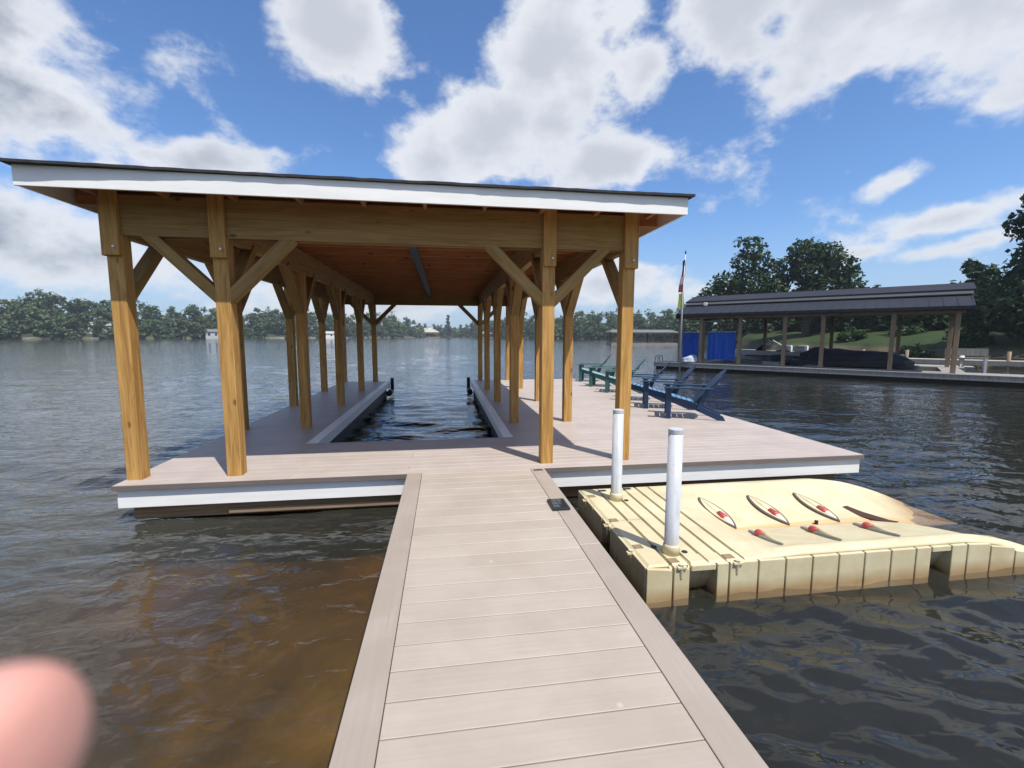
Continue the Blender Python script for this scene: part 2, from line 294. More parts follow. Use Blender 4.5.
# ---------------------------------------------------------------- helpers
def tag(o, label=None, cat=None, group=None, kind=None):
    for k, v in (('label', label), ('category', cat), ('group', group), ('kind', kind)):
        if v: o[k] = v
    return o
def empty(name, loc, rz=0, **k):
    o = bpy.data.objects.new(name, None); COL.objects.link(o); o.location = loc; o.rotation_euler = (0, 0, rz); o.empty_display_size = .1
    return tag(o, **k)
def link_mesh(name, me, mat, parent=None, smooth=False):
    me.materials.append(MAT[mat] if isinstance(mat, str) else mat)
    o = bpy.data.objects.new(name, me); COL.objects.link(o)
    if parent: o.parent = parent
    if smooth:
        me.polygons.foreach_set('use_smooth', [True]*len(me.polygons))
    return o
class MB:
    def __init__(s): s.v = []; s.f = []; s.t = []
    def add(s, vs, fs, tint=1.0):
        b = len(s.v); s.v += [tuple(x) for x in vs]; s.f += [tuple(i+b for i in f) for f in fs]; s.t += [tint]*len(fs); return s
    def box(s, a, b, tint=1.0, ch=0):
        (x0,y0,z0), (x1,y1,z1) = a, b
        if ch:   # chamfered top edges
            vs = [(x0,y0,z0),(x1,y0,z0),(x1,y1,z0),(x0,y1,z0),(x0,y0,z1-ch),(x1,y0,z1-ch),(x1,y1,z1-ch),(x0,y1,z1-ch),(x0+ch,y0+ch,z1),(x1-ch,y0+ch,z1),(x1-ch,y1-ch,z1),(x0+ch,y1-ch,z1)]
            fs = [(0,3,2,1),(0,1,5,4),(1,2,6,5),(2,3,7,6),(3,0,4,7),(4,5,9,8),(5,6,10,9),(6,7,11,10),(7,4,8,11),(8,9,10,11)]
            return s.add(vs, fs, tint)
        vs = [(x0,y0,z0),(x1,y0,z0),(x1,y1,z0),(x0,y1,z0),(x0,y0,z1),(x1,y0,z1),(x1,y1,z1),(x0,y1,z1)]
        return s.add(vs, [(0,3,2,1),(4,5,6,7),(0,1,5,4),(1,2,6,5),(2,3,7,6),(3,0,4,7)], tint)
    def prism(s, pts, axis, a, b, tint=1.0):
        """extrude a 2D outline along an axis"""
        def P(p, h): return {0:(h,p[0],p[1]), 1:(p[0],h,p[1]), 2:(p[0],p[1],h)}[axis]
        n = len(pts); vs = [P(p, a) for p in pts]+[P(p, b) for p in pts]
        fs = [tuple(range(n)), tuple(range(2*n-1, n-1, -1))]+[(i, i+n, (i+1)%n+n, (i+1)%n) for i in range(n)]
        return s.add(vs, fs, tint)
    def tube(s, path, r, n=10, cap=True, tint=1.0):
        rings = []; P = [Vector(p) for p in path]; rs = r if isinstance(r, (list, tuple)) else [r]*len(P)
        for i, p in enumerate(P):
            d = (P[min(i+1, len(P)-1)]-P[max(i-1, 0)]).normalized()
            u = d.cross(Vector((0,0,1)) if abs(d.z) < .95 else Vector((0,1,0))).normalized(); v = d.cross(u)
            rings.append([p+u*math.cos(2*math.pi*k/n)*rs[i]+v*math.sin(2*math.pi*k/n)*rs[i] for k in range(n)])
        vs = [q for r_ in rings for q in r_]; fs = []
        for i in range(len(P)-1):
            for k in range(n): fs.append((i*n+k, i*n+(k+1)%n, (i+1)*n+(k+1)%n, (i+1)*n+k))
        if cap: fs += [tuple(range(n-1, -1, -1)), tuple((len(P)-1)*n+k for k in range(n))]
        return s.add(vs, fs, tint)
    def obar(s, a, b, wd, th, upv=(0,0,1), tint=1.0):
        """board from a to b, width wd across, thickness th along upv"""
        a, b = Vector(a), Vector(b); d = (b-a).normalized(); u = Vector(upv); u = (u-d*u.dot(d)).normalized(); v = d.cross(u)
        vs = [p+v*sx*wd/2+u*sz*th/2 for p in (a, b) for sx, sz in ((-1,-1),(1,-1),(1,1),(-1,1))]
        return s.add(vs, [(0,3,2,1),(4,5,6,7),(0,1,5,4),(1,2,6,5),(2,3,7,6),(3,0,4,7)], tint)
    def build(s, name, mat, parent=None, smooth=False, bevel=0):
        me = bpy.data.meshes.new(name); me.from_pydata(s.v, [], s.f); me.update()
        at = me.attributes.new('tint', 'FLOAT_COLOR', 'FACE')
        at.data.foreach_set('color', np.repeat(np.array(s.t, dtype=np.float32), 4) if not s.t or not isinstance(s.t[0], tuple) else np.array([(*c, 1) for c in s.t], dtype=np.float32).ravel())
        o = link_mesh(name, me, mat, parent, smooth)
        import bmesh
        bm = bmesh.new(); bm.from_mesh(me); bmesh.ops.recalc_face_normals(bm, faces=bm.faces); bm.to_mesh(me); bm.free()
        if bevel:
            mo = o.modifiers.new('bevel', 'BEVEL'); mo.width = bevel; mo.segments = 2; mo.limit_method = 'ANGLE'
        return o
PM = {}
def timber(name, a, b, wd, th, mat, parent, upv=(0,1,0), bevel=.006):
    """one length of timber as an object of its own whose local Z follows the grain"""
    a, b = Vector(a), Vector(b); d = (b-a); ln = d.length; d.normalize(); u = Vector(upv); u = (u-d*u.dot(d)).normalized(); v = u.cross(d)
    mb = MB().box((-wd/2, -th/2, 0), (wd/2, th/2, ln)); o = mb.build(name, mat, parent, bevel=bevel)
    mw = Matrix((v, u, d)).transposed().to_4x4(); mw.translation = a
    o.matrix_basis = mw; PM[o.name] = mw
    return o
def parent_loc(p): return Vector(p.location) if p and p.parent is None and abs(p.rotation_euler.z) < 1e-9 else (Vector((0,0,0)) if not p else Vector(p.location))
def at_origin(name, **k):   # thing whose parts are written in world coordinates
    return empty(name, (0,0,0), **k)
def copy_tree(o, parent=None):
    c = o.copy(); COL.objects.link(c); c.parent = parent
    for ch in [x for x in bpy.data.objects if x.parent is o]: copy_tree(ch, c)
    return c
def boards(mb, x0, x1, y0, y1, pitch, along='x', z=(-.03, 0), gap=.005, ch=.002, joints=None, jit=.05):
    k = x0 if along == 'y' else y0; end = x1 if along == 'y' else y1
    while k < end-.01:
        e = min(k+pitch-gap, end); t = 1+random.uniform(-jit, jit)
        if along == 'x':
            cuts = [x0]+([random.choice(joints)] if joints and random.random() < .9 else [])+[x1]
            for a, b in zip(cuts, cuts[1:]): mb.box((a, k, z[0]), (b-(.002 if b != x1 else 0), e, z[1]), 1+random.uniform(-jit, jit), ch)
        else: mb.box((k, y0, z[0]), (e, y1, z[1]), t, ch)
        k += pitch

# ---------------------------------------------------------------- lake bed and land (one sheet), water
SH = [(-180,7),(-150,8),(-120,12),(-90,60),(-70,200),(-45,262),(-36,268),(-30,278),(-20,290),(-13,310),(-5,380),(-1,450),(3,455),(5.5,390),(12,280),(20,262),(27,240),(30,150),(32,96),(37,70),(44,58),(53,46),(60,40),(75,32),(100,16),(140,8),(180,7)]
def shore_r(a): return np.interp(a, [s[0] for s in SH], [s[1] for s in SH])
def smooth(x, a, b): t = np.clip((x-a)/(b-a), 0, 1); return t*t*(3-2*t)
def land_h(x, y):
    r = np.hypot(x, y); a = np.degrees(np.arctan2(x, y)); Rr = shore_r(a)*(1+.012*np.sin(a*1.7)+.008*np.sin(a*4.3+1)); d = r-Rr
    near = (Rr < 120)
    sl = np.where(near, .10, .06); mxh = np.where(near, 3.4, 7.5)
    h = np.where(d > 0, WATER+np.minimum(d*1.2, .95)+mxh*(1-np.exp(-np.maximum(d-.8, 0)*sl/2.2)), WATER+np.maximum(d*.14, -.52-1.2*smooth(r, 7, 30)))
    h = h-2.2*smooth(x, .3, 2.2)*(d < 0)*smooth(-d, 1.0, 4)-1.5*smooth(np.hypot(x+1.2, y-1.8), 3.6, 9)*(d < 0)*smooth(-d, 1, 5)
    h = h-.12*smooth(y+.25*np.sin(x*1.7), 1.6, 4.6)*(d < 0)*smooth(-d, 1, 4)
    h = h+.06*np.sin(x*1.9+np.cos(y*1.3)*1.5)*np.sin(y*1.6+x*.4)*(d < -1)
    # wider, higher ground far inland
    return h+np.where(d > 60, (d-60)*.02, 0)
def polar(r, n_az, hf):
    a = np.linspace(-math.pi, math.pi, n_az, endpoint=False); rr, aa = np.meshgrid(r, a, indexing='ij'); x = rr*np.sin(aa); y = rr*np.cos(aa); z = hf(x, y, rr)
    v = np.stack([x, y, z], -1).reshape(-1, 3); nr = len(r); i, j = np.meshgrid(np.arange(nr-1), np.arange(n_az), indexing='ij'); j2 = (j+1) % n_az
    f = np.stack([i*n_az+j, (i+1)*n_az+j, (i+1)*n_az+j2, i*n_az+j2], -1).reshape(-1, 4)
    return v, f
def mesh_np(name, v, f, extra=()):
    """quads from numpy (+ optional list of ngons)"""
    me = bpy.data.meshes.new(name); nq = len(f); ex = list(extra); nl = nq*4+sum(len(e) for e in ex)
    me.vertices.add(len(v)); me.vertices.foreach_set('co', v.astype(np.float32).ravel()); me.loops.add(nl); me.polygons.add(nq+len(ex))
    li = np.concatenate([f.ravel()]+[np.array(e) for e in ex]).astype(np.int32); me.loops.foreach_set('vertex_index', li)
    st = list(range(0, nq*4, 4)); k = nq*4
    for e in ex: st.append(k); k += len(e)
    me.polygons.foreach_set('loop_start', np.array(st, dtype=np.int32)); me.update(calc_edges=True); me.validate(); return me
r_land = np.concatenate([[.05], np.geomspace(.6, 900, 300)])
v, f = polar(r_land, 480, lambda x, y, r: land_h(x, y))
gme = mesh_np('ground', v, f[:, ::-1]); go = link_mesh('ground', gme, 'ground', smooth=True); go['kind'] = 'structure'
WV = []
rw = np.random.default_rng(11)
for k in range(64):
    lam = .12*(20**(k/63.0)); th = R(250)+rw.normal(0, .45); amp = lam/(2*math.pi)*(.055 if lam < .3 else .036 if lam < .7 else .018 if lam < 1.3 else .009)
    WV.append((2*math.pi/lam, math.cos(th), math.sin(th), amp, rw.uniform(0, 6.28), lam))
def wave(x, y, r):
    z = np.full_like(x, WATER); calm = .55+.45*smooth(np.hypot(x+1.2, (y-2.6)*.8), 1.2, 4.0)
    patch = .75+.35*np.sin(x*.23+1)*np.sin(y*.19+.4)
    for (k, cx, cy, a, ph, lam) in WV:
        cut = 1-smooth(r*.0125*1.35, lam*.25, lam*.6); wob = .9*np.sin(x*.31*cy+y*.27*cx+ph*3)
        z += a*np.sin(k*(x*cx+y*cy)+ph+wob)*cut
    return WATER+(z-WATER)*calm*patch
r_w = np.concatenate([[.02], np.geomspace(.5, 700, 580)])
v, f = polar(r_w, 620, wave); n_az = 620; nb = len(v); rim = v[-n_az:].copy(); rim[:, 2] = -9; v = np.concatenate([v, rim])
skirt = [[nb-n_az+j, nb+j, nb+(j+1) % n_az, nb-n_az+(j+1) % n_az] for j in range(n_az)]
f = np.concatenate([f, np.array(skirt)])
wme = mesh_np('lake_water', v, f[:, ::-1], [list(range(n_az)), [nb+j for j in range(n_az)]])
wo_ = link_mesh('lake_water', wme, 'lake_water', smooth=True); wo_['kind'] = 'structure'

# thin summer haze over the whole lake
hm = bpy.data.materials.new('haze'); hm.use_nodes = True; hm.node_tree.nodes.clear()
pv = hm.node_tree.nodes.new('ShaderNodeVolumePrincipled'); pv.inputs['Color'].default_value = (.82, .90, 1, 1); pv.inputs['Density'].default_value = .00042; pv.inputs['Anisotropy'].default_value = .2
ho_ = hm.node_tree.nodes.new('ShaderNodeOutputMaterial'); hm.node_tree.links.new(pv.outputs[0], ho_.inputs['Volume']); MAT['haze'] = hm
hzb = MB().box((-950, -950, -12), (950, 950, 42)).build('haze', 'haze'); tag(hzb, 'thin pale summer haze softening the far shore', 'haze', None, 'stuff')

# ---------------------------------------------------------------- covered dock
PX = [-3.0946, -2.1644, 1.1384, 2.054]; PY = [4.9816+2.4163*k for k in range(5)]; W = .07
X0, X1, Y0, YF = -3.189, 5.095, 4.749, 14.75; SL, SR, SN = -1.719, .819, 6.307
dock = at_origin('covered_dock', label='large floating boat dock with timber posts and flat shingled roof round an empty boat slip', cat='dock')
dk = MB(); bw = .14
boards(dk, X0, X1, Y0, SN-.0, .145, 'x', joints=[-1.6, -.4, .9, 2.4])
boards(dk, X0, SL-bw-.004, SN, YF, .145, 'x'); boards(dk, SR+bw+.004, X1, SN, YF, .145, 'x', joints=[2.2, 3.1])
deck = dk.build('decking', 'dock_decking', dock)
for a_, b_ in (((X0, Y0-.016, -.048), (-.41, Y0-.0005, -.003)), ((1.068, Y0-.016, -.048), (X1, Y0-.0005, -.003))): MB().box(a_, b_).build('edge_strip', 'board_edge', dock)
for (a, b) in ((SL-bw, SL), (SR, SR+bw)): MB().box((a, SN+.002, -.03), (b, YF, .002), 1.0, .002).build('border_board', 'white_trim', dock)
def fascia(a, b, name='fascia', mat='white_trim', par=dock): return MB().box(a, b).build(name, mat, par, bevel=.003)
fascia((X0+.02, Y0+.022, -.235), (X1-.02, Y0+.047, -.034)); fascia((X0+.02, Y0+.049, -.235), (X0+.045, YF-.02, -.034)); fascia((X1-.045, Y0+.049, -.235), (X1-.02, YF-.02, -.034))
fascia((X0+.02, YF-.045, -.235), (SL-.02, YF-.018, -.034)); fascia((SR+.02, YF-.045, -.235), (X1-.02, YF-.018, -.034))
fascia((SL-.045, SN-.01, -.16), (SL-.015, YF-.05, -.034)); fascia((SR+.015, SN-.01, -.16), (SR+.045, YF-.05, -.034)); fascia((SL, SN-.045, -.16), (SR, SN-.018, -.034))
for (x0, x1) in ((X0+.11, -.46), (1.13, X1-.28)): timber('under_beam', (x0, Y0+.14, -.31), (x1, Y0+.14, -.31), .14, .09, 'wet_timber', dock)
timber('under_beam', (-2.2, Y0+.085, -.335), (-.46, Y0+.085, -.335), .05, .035, 'brown_timber', dock)
for x in (X0+.17, X1-.3): timber('under_beam', (x, Y0+.20, -.31), (x, YF-.2, -.31), .09, .14, 'wet_timber', dock)
for (x0, x1, y0, y1) in ((X0+.5, SL-.08, 5.1, YF-.3), (SR+.08, X1-.6, 5.1, YF-.3), (SL-.08, SR+.08, 5.1, SN-.15)):
    MB().box((x0, y0, -.62), (x1, y1, -.24)).build('float_tub', 'black_rubber', dock, bevel=.03)
for x in (SL+.0, SR-.0):
    s = 1 if x < 0 else -1
    MB().tube([(x+s*.06, YF-.06, -.30), (x+s*.06, YF-.06, .10)], .055, 12).build('bumper', 'black_rubber', dock, True)
    MB().tube([(x+s*.06, YF-.5, -.28), (x+s*.06, YF-.95, -.28)], .085, 12).build('bumper', 'black_rubber', dock, True)
BZ0, BZ1 = 2.392, 2.77; TOP = 2.84
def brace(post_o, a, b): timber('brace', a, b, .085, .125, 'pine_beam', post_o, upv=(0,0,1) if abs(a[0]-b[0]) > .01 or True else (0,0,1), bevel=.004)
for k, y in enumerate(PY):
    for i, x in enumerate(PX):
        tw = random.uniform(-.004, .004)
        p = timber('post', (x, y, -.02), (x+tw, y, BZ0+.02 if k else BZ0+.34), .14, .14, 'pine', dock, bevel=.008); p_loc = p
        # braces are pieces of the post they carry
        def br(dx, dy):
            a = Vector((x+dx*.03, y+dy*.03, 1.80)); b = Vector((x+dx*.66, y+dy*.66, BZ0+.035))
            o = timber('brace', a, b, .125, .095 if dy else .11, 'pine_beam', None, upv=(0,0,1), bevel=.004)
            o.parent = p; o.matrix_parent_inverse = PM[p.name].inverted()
        if k < 4: br(0, 1)
        if k > 0: br(0, -1)
        if k in (0, 4) and i == 1: br(-1, 0); br(1, 0)
        if k in (0, 4) and i == 2: br(-1, 0); br(1, 0)
        if k == 0:   # the lapped upper cheek over the front beam
            o = timber('cheek_board', (x, y-.095, 2.20), (x, y-.092, 2.82), .143, .042, 'pine', None); o.parent = p; o.matrix_parent_inverse = PM[p.name].inverted()
            MB().tube([(x+.03, y-.119, 2.28), (x+.03, y-.127, 2.28)], .012, 8).build('bolt', 'steel', dock)
        if k == 0 and i in (0, 3):
            s = -1 if i == 0 else 1
            o = timber('cheek_board', (x+s*.092, y, 2.20), (x+s*.090, y, 2.82), .036, .14, 'pine', None); o.parent = p; o.matrix_parent_inverse = PM[p.name].inverted()
xa, xb = PX[0]+.07, PX[3]-.07
for k in (0, 4):
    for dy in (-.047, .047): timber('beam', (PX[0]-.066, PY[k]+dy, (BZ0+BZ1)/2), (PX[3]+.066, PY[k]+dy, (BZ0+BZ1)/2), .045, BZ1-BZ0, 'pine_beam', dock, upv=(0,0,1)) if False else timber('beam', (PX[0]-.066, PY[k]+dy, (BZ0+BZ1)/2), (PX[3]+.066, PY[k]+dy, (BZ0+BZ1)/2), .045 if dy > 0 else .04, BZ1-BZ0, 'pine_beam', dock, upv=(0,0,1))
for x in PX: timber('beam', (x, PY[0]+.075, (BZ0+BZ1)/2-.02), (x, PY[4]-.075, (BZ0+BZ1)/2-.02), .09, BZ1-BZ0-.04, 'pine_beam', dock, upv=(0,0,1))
# roof: joists, sheathing, fascia, shingles
RX0, RX1, RY0, RY1 = -3.53, 2.49, 4.48, 15.08
roof = MB().box((RX0+.03, RY0+.03, TOP), (RX1-.03, RY1-.03, TOP+.018)).build('roof', 'ply', dock)
def rchild(o): return o
k = RY0+.62
while k < RY1-.4:
    if abs(min(PY, key=lambda q: abs(q-k))-k) > .11: timber('joist', (RX0+.04, k, TOP-.07), (RX1-.04, k, TOP-.07), .038, .136, 'pine_joist', roof, upv=(0,0,1))
    k += .605
for x in np.arange(RX0+.33, RX1-.2, .605): timber('rafter_tail', (x, RY0+.035, TOP-.05), (x, PY[0]-.05, TOP-.05), .038, .09, 'pine_joist', roof, upv=(0,0,1))
timber('ridge_board', (-.42, PY[0]+.1, TOP-.165), (-.42, PY[4]-.1, TOP-.165), .12, .04, 'dark_strip', roof, upv=(0,0,1))
FB, FT = 2.688, 2.868
def fasc(name, a, b): return MB().box(a, b).build(name, 'white_trim', roof, bevel=.002)
fasc('roof_fascia', (RX0, RY0, FB), (RX1, RY0+.022, FT-.012)); fasc('roof_fascia', (RX0, RY1-.022, FB), (RX1, RY1, FT-.012))
fasc('roof_fascia', (RX0, RY0+.024, FB+.005), (RX0+.022, RY1-.024, FT-.012)); fasc('roof_fascia', (RX1-.022, RY0+.024, FB+.005), (RX1, RY1-.024, FT-.012))
sg = MB()   # slightly wavy shingle edge
nx = 60
def lip(yy, s): return yy
pts = []
for i in range(nx+1):
    t = i/nx; x = RX0-.05+(RX1-RX0+.10)*t; pts.append((x, RY0-(.024+.045*max(0, 1-t*3.2)**1.3+.022*t*t)+random.uniform(-.002, .002), random.uniform(-.003, .003)))
vs_ = []; fs_ = []
for i, (x, y, dz) in enumerate(pts): vs_ += [(x, y, FT-.010+dz), (x, y, FT+.012+dz), (x, RY1+.035, FT-.008), (x, RY1+.035, FT+.014)]
for i in range(nx): a = i*4; fs_ += [(a, a+4, a+5, a+1), (a+1, a+5, a+7, a+3), (a+2, a+3, a+7, a+6), (a, a+2, a+6, a+4)]
fs_ += [(0, 1, 3, 2), (nx*4, nx*4+2, nx*4+3, nx*4+1)]
sg.add(vs_, fs_).build('shingle_layer', 'shingle', roof)

# ---------------------------------------------------------------- walkway
walk = at_origin('walkway', label='pale composite gangway running from the foreground out to the covered dock', cat='walkway')
WL, WR, WE = -.405, 1.063, 4.745; wbw = .15
mb = MB(); y = 4.70
mb2 = MB(); pitch = .1665
off = 1.533-11*pitch
boards(mb2, WL+wbw+.004, WR-wbw-.004, off-30*pitch+.0, WE-.002, pitch, 'x', z=(-.026, .004), gap=.0055, jit=.045)
mb2.build('decking', 'decking', walk)
for a, b in ((WL, WL+wbw), (WR-wbw, WR)):
    e = WE-.002; bb = MB()
    for y0, y1 in ((-7.5, -2.6), (-2.595, 1.22), (1.225, e)) if a < 0 else ((-7.5, -1.3), (-1.295, 2.9), (2.905, e)): bb.box((a, y0, -.026), (b, y1, .0045), 1+random.uniform(-.05, .05), .002)
    bb.build('border_board', 'decking_border', walk)
for x in (WL+.035, WR-.035): timber('joist', (x, -7.4, -.13), (x, WE-.03, -.13), .045, .19, 'brown_timber', walk, upv=(0,0,1))
for y in np.arange(-6.5, 4.6, 1.2): timber('cross_joist', (WL+.06, y, -.12), (WR-.06, y, -.12), .045, .17, 'brown_timber', walk, upv=(0,0,1))
MB().box((WL+.2, WE-.9, -.62), (WR-.2, WE-.1, -.24)).build('float_tub', 'black_rubber', walk, bevel=.03)
hp = empty('hinge_plate', (.985, 4.66, .005), label='small grey metal plate where the gangway edge meets the dock', cat='plate')
MB().box((-.05, -.03, 0), (.05, .03, .004)).build('plate', 'steel', hp, bevel=.001)
for s in (-1, 1): MB().tube([(s*.03, 0, .004), (s*.03, 0, .010)], .009, 8).build('bolt_head', 'steel', hp)
sl = empty('solar_light', (.945, 3.63, .005), label='flat black rectangular solar light set on the right border of the gangway', cat='light')
MB().box((-.075, -.115, 0), (.075, .115, .022)).build('housing', 'black_plastic', sl, bevel=.006)
for i in range(2):
    for j in range(3): MB().box((-.06+i*.062, -.095+j*.065, .0222), (-.004+i*.062, -.037+j*.065, .0245)).build('panel', 'glass_dark', sl)

# ---------------------------------------------------------------- jet ski float
fl = at_origin('jet_ski_float', label='cream plastic drive-on float with a v shaped cradle and grooved platform beside the gangway', cat='float')
FX0, FX1, FY0, FY1 = 1.385, 5.22, 2.83, 4.44; ZT = -.152; CY = 3.61
GR = [1.56, 1.70, 1.84, 1.98, 2.12]
def ftop(x, y):
    z = ZT; s = min(1, max(0, (x-2.18)/.45)); s = s*s*(3-2*s)
    d = abs(y-CY); ww = .66*min(1, max(.0, (x-2.10)/.35))+.02
    vv = max(0, 1-d/ww); prof = vv**.9
    z -= .150*s*prof
    if x > 2.22: z += .028*s*math.exp(-((d-.70)/.075)**2)                      # raised gunwales
    if x < 2.2:
        for g in GR:
            if abs(x-g) < .012: z -= .022
        if abs(y-CY) < .012 and x < 1.7: z -= .018
    if x > 4.0:
        t = (x-4.0)/(FX1-4.0); edge = abs(y-CY)/.83
        z -= .285*t**1.7 + .05*t*edge**4
        z = max(z, -.47)
    return z
xs = sorted(set([FX0+.0, FX0+.02]+[round(q, 4) for g in GR for q in (g-.014, g-.011, g+.011, g+.014)]+[round(x, 4) for x in np.arange(1.46, FX1, .05)]+[FX1]))
ys = sorted(set([FY0, FY0+.02]+[round(y, 4) for y in np.arange(FY0+.05, FY1-.03, .03)]+[CY-.014, CY-.01, CY+.01, CY+.014, CY, FY1-.02, FY1]))
vs_ = []; nX, nY = len(xs), len(ys)
def plan(x, y):   # rounded nose: the two lobes pull in toward their own centre lines
    t = max(0, (x-4.35)/(FX1-4.35)); lobe = CY+(.42 if y > CY else -.42)
    return x-(.55*t*t*(1-min(1, abs(abs(y-CY)-.42)/.42)**2*0)*(abs(y-CY) < .12))-(.42*t*(max(0, (abs(y-CY)-.55)/.30))**2), y
for x in xs:
    for y in ys:
        px, py = plan(x, y); e = 0.012 if x in (xs[0],) or y in (ys[0], ys[-1]) else 0
        vs_.append((px, py, ftop(x, y)-e))
fs_ = [(i*nY+j, (i+1)*nY+j, (i+1)*nY+j+1, i*nY+j+1) for i in range(nX-1) for j in range(nY-1)]
per = [i*nY for i in range(nX)]+[(nX-1)*nY+j for j in range(1, nY)]+[i*nY+nY-1 for i in range(nX-2, -1, -1)]+[j for j in range(nY-2, 0, -1)]
b0 = len(vs_); inset = .13
for q in per:
    x, y, z = vs_[q]; vs_.append((min(max(x, FX0+inset), FX1-.0 if x > 4.9 else 9), min(max(y, FY0+inset), FY1-inset), -.44 if x < 4.9 else min(z, -.44)))
for i in range(len(per)): fs_.append((per[i], b0+i, b0+(i+1) % len(per), per[(i+1) % len(per)]))
body = MB().add(vs_, fs_).build('float_body', 'cream_plastic', fl)
for p in body.data.polygons[:(nX-1)*(nY-1)]:
    cx = p.center.x; p.use_smooth = cx > 2.25
# ribbed side panels, near side (faces -Y), back side, walkway side; two of the bays are open pockets
def side_panels(axis, fixed, sgn, edges, pockets, name='side_panel'):
    mb = MB(); pk = []
    for k, e in zip(edges, edges[1:]):
        zt = ftop(k+.1, FY0+.02) if axis == 'x' else ZT
        zt2 = ftop(min(e, FX1-.02), FY0+.02) if axis == 'x' else ZT
        zt = min(zt, ZT)-.012; zt2 = min(zt2, ZT)-.012
        pocket = any(k <= q < e for q in pockets)
        def quadbox(u0, u1, zl, zh0, zh1, d0, d1, taper=0):
            P = []
            for (u, zz) in ((u0-taper, zl), (u1+taper, zl), (u1, zh1), (u0, zh0)):
                P.append((u, zz))
            def mk(u, d, zz): return (u, fixed+sgn*d, zz) if axis == 'x' else (fixed+sgn*d, u, zz)
            v8 = [mk(u, d0, zz) for u, zz in P]+[mk(u, d1, zz) for u, zz in P]
            mb.add(v8, [(0,1,2,3),(7,6,5,4),(0,4,5,1),(1,5,6,2),(2,6,7,3),(3,7,4,0)])
        g = .006
        if not pocket: quadbox(k+g, e-g, -.46, zt, zt2, -.145, .022)
        else:
            quadbox(k+g, e-g, zt-.045, zt, zt2, -.145, .022)
            pk.append((k, e, zt))
    o = mb.build(name, 'cream_plastic', fl, bevel=.006)
    for (k, e, zt) in pk:
        if axis == 'x': MB().box((k-.01, fixed+.124, -.5), (e+.01, fixed+.129, zt-.047)).build('pocket', 'brown_timber', fl)
        else: MB().box((fixed+.124, k-.01, -.5), (fixed+.129, e+.01, zt-.047)).build('pocket', 'brown_timber', fl)
side_panels('x', FY0+.004, -1, [FX0-.018, 1.57, 1.70, 1.90, 2.0, 2.23, 2.45, 2.67, 2.89, 3.11, 3.34, 3.56, 3.70, 3.88, 4.03, 4.25, 4.49, 4.73, 4.95], [1.80, 3.80]); side_panels('x', FY1-.004, 1, [FX0-.018+.25*i for i in range(12)], [])
side_panels('y', FX0+.004, -1, [FY0, 3.1, 3.36, 3.52, 3.72, 3.98, 4.2, FY1], [3.60])
# coupling lugs and sockets along the walkway side and front corners
for (x, y, rz) in ((1.44, 3.12, 0), (1.44, 3.62, 0), (1.44, 4.22, 0), (1.60, 2.88, 90), (2.03, 2.88, 90)):
    MB().box((x-.035, y-.03, ZT+.001), (x+.035, y+.03, ZT+.004)).build('socket', 'brown_timber', fl)
    lx, ly = (x-.075, y-.05) if not rz else (x+.03, y-.065)
    MB().tube([(lx, ly, ZT-.10), (lx, ly, ZT+.006)], [.010, .020], 8).build('coupling_pin', 'cream_plastic', fl)
    MB().box((lx-.035, ly-.018, ZT-.03), (lx+.035, ly+.018, ZT-.008)).build('coupling_lug', 'cream_plastic', fl, bevel=.005)
def roller(x, y, tilt, s=1.0):
    """long pointed cradle roller: slot plate, red wheel, grey end caps, lying across the slope"""
    a = Vector((x+.05*s, y-.25*tilt, ftop(x+.05*s, y-.25*tilt)+.014)); b = Vector((x-.03, y+.25*tilt, ftop(x-.03, y+.25*tilt)+.014)); c = a.lerp(b, .5)
    d = (b-a).normalized(); n_ = Vector((0,0,1)); sd_ = d.cross(n_).normalized()
    slot = MB(); pr = []
    for t in np.linspace(0, 1, 13): wv = (.084 if tilt > 0 else .027)*math.sin(math.pi*t)**.8+.004; pr.append((a.lerp(b, t), wv))
    vv = [q+sd_*w_ for q, w_ in pr]+[q-sd_*w_ for q, w_ in reversed(pr)]
    n2 = len(vv); vz = [p+Vector((0,0,.002)) for p in vv]+[p-Vector((0,0,.02)) for p in vv]
    slot.add(vz, [tuple(range(n2)), tuple(range(2*n2-1, n2-1, -1))]+[(i, i+n2, (i+1) % n2+n2, (i+1) % n2) for i in range(n2)])
    r0 = empty('bunk_roller', (0,0,0)); r0.parent = None
    bpy.data.objects.remove(r0)
    sl_ = slot.build('roller', 'slot_edge' if tilt > 0 else 'roller_grey', fl)
    inn = MB(); vi = [q.lerp(a.lerp(b, .5), .12)+sd_*w_*.76 for q, w_ in pr]+[q.lerp(a.lerp(b, .5), .12)-sd_*w_*.76 for q, w_ in reversed(pr)]
    inn.add([p+Vector((0,0,.006)) for p in vi]+[p-Vector((0,0,.01)) for p in vi], [tuple(range(n2)), tuple(range(2*n2-1, n2-1, -1))]+[(i, i+n2, (i+1) % n2+n2, (i+1) % n2) for i in range(n2)]).build('slot_plate', 'cream_plastic', sl_)
    pts_ = [a.lerp(b, t)+Vector((0,0,.000)) for t in (.06, .13, .24, .30, .44, .66, .93)]
    MB().tube(pts_[:4], [.005, .017, .024, .024], 10).build('roller_cap', 'white_paint', sl_, True)
    MB().tube([pts_[2].lerp(pts_[3], .5), pts_[3], pts_[4]], [.030, .038, .030], 12).build('roller_wheel', 'roller_red', sl_, True)
    MB().tube(pts_[4:], [.024, .020, .005], 10).build('roller_cap', 'cream_plastic', sl_, True)
for x in (2.56, 3.10, 3.63): roller(x, 3.86, 1)
for x in (2.62, 3.14, 3.68): roller(x, 3.27, -1)
kd = MB()   # dark moulded opening at the head of the far slope
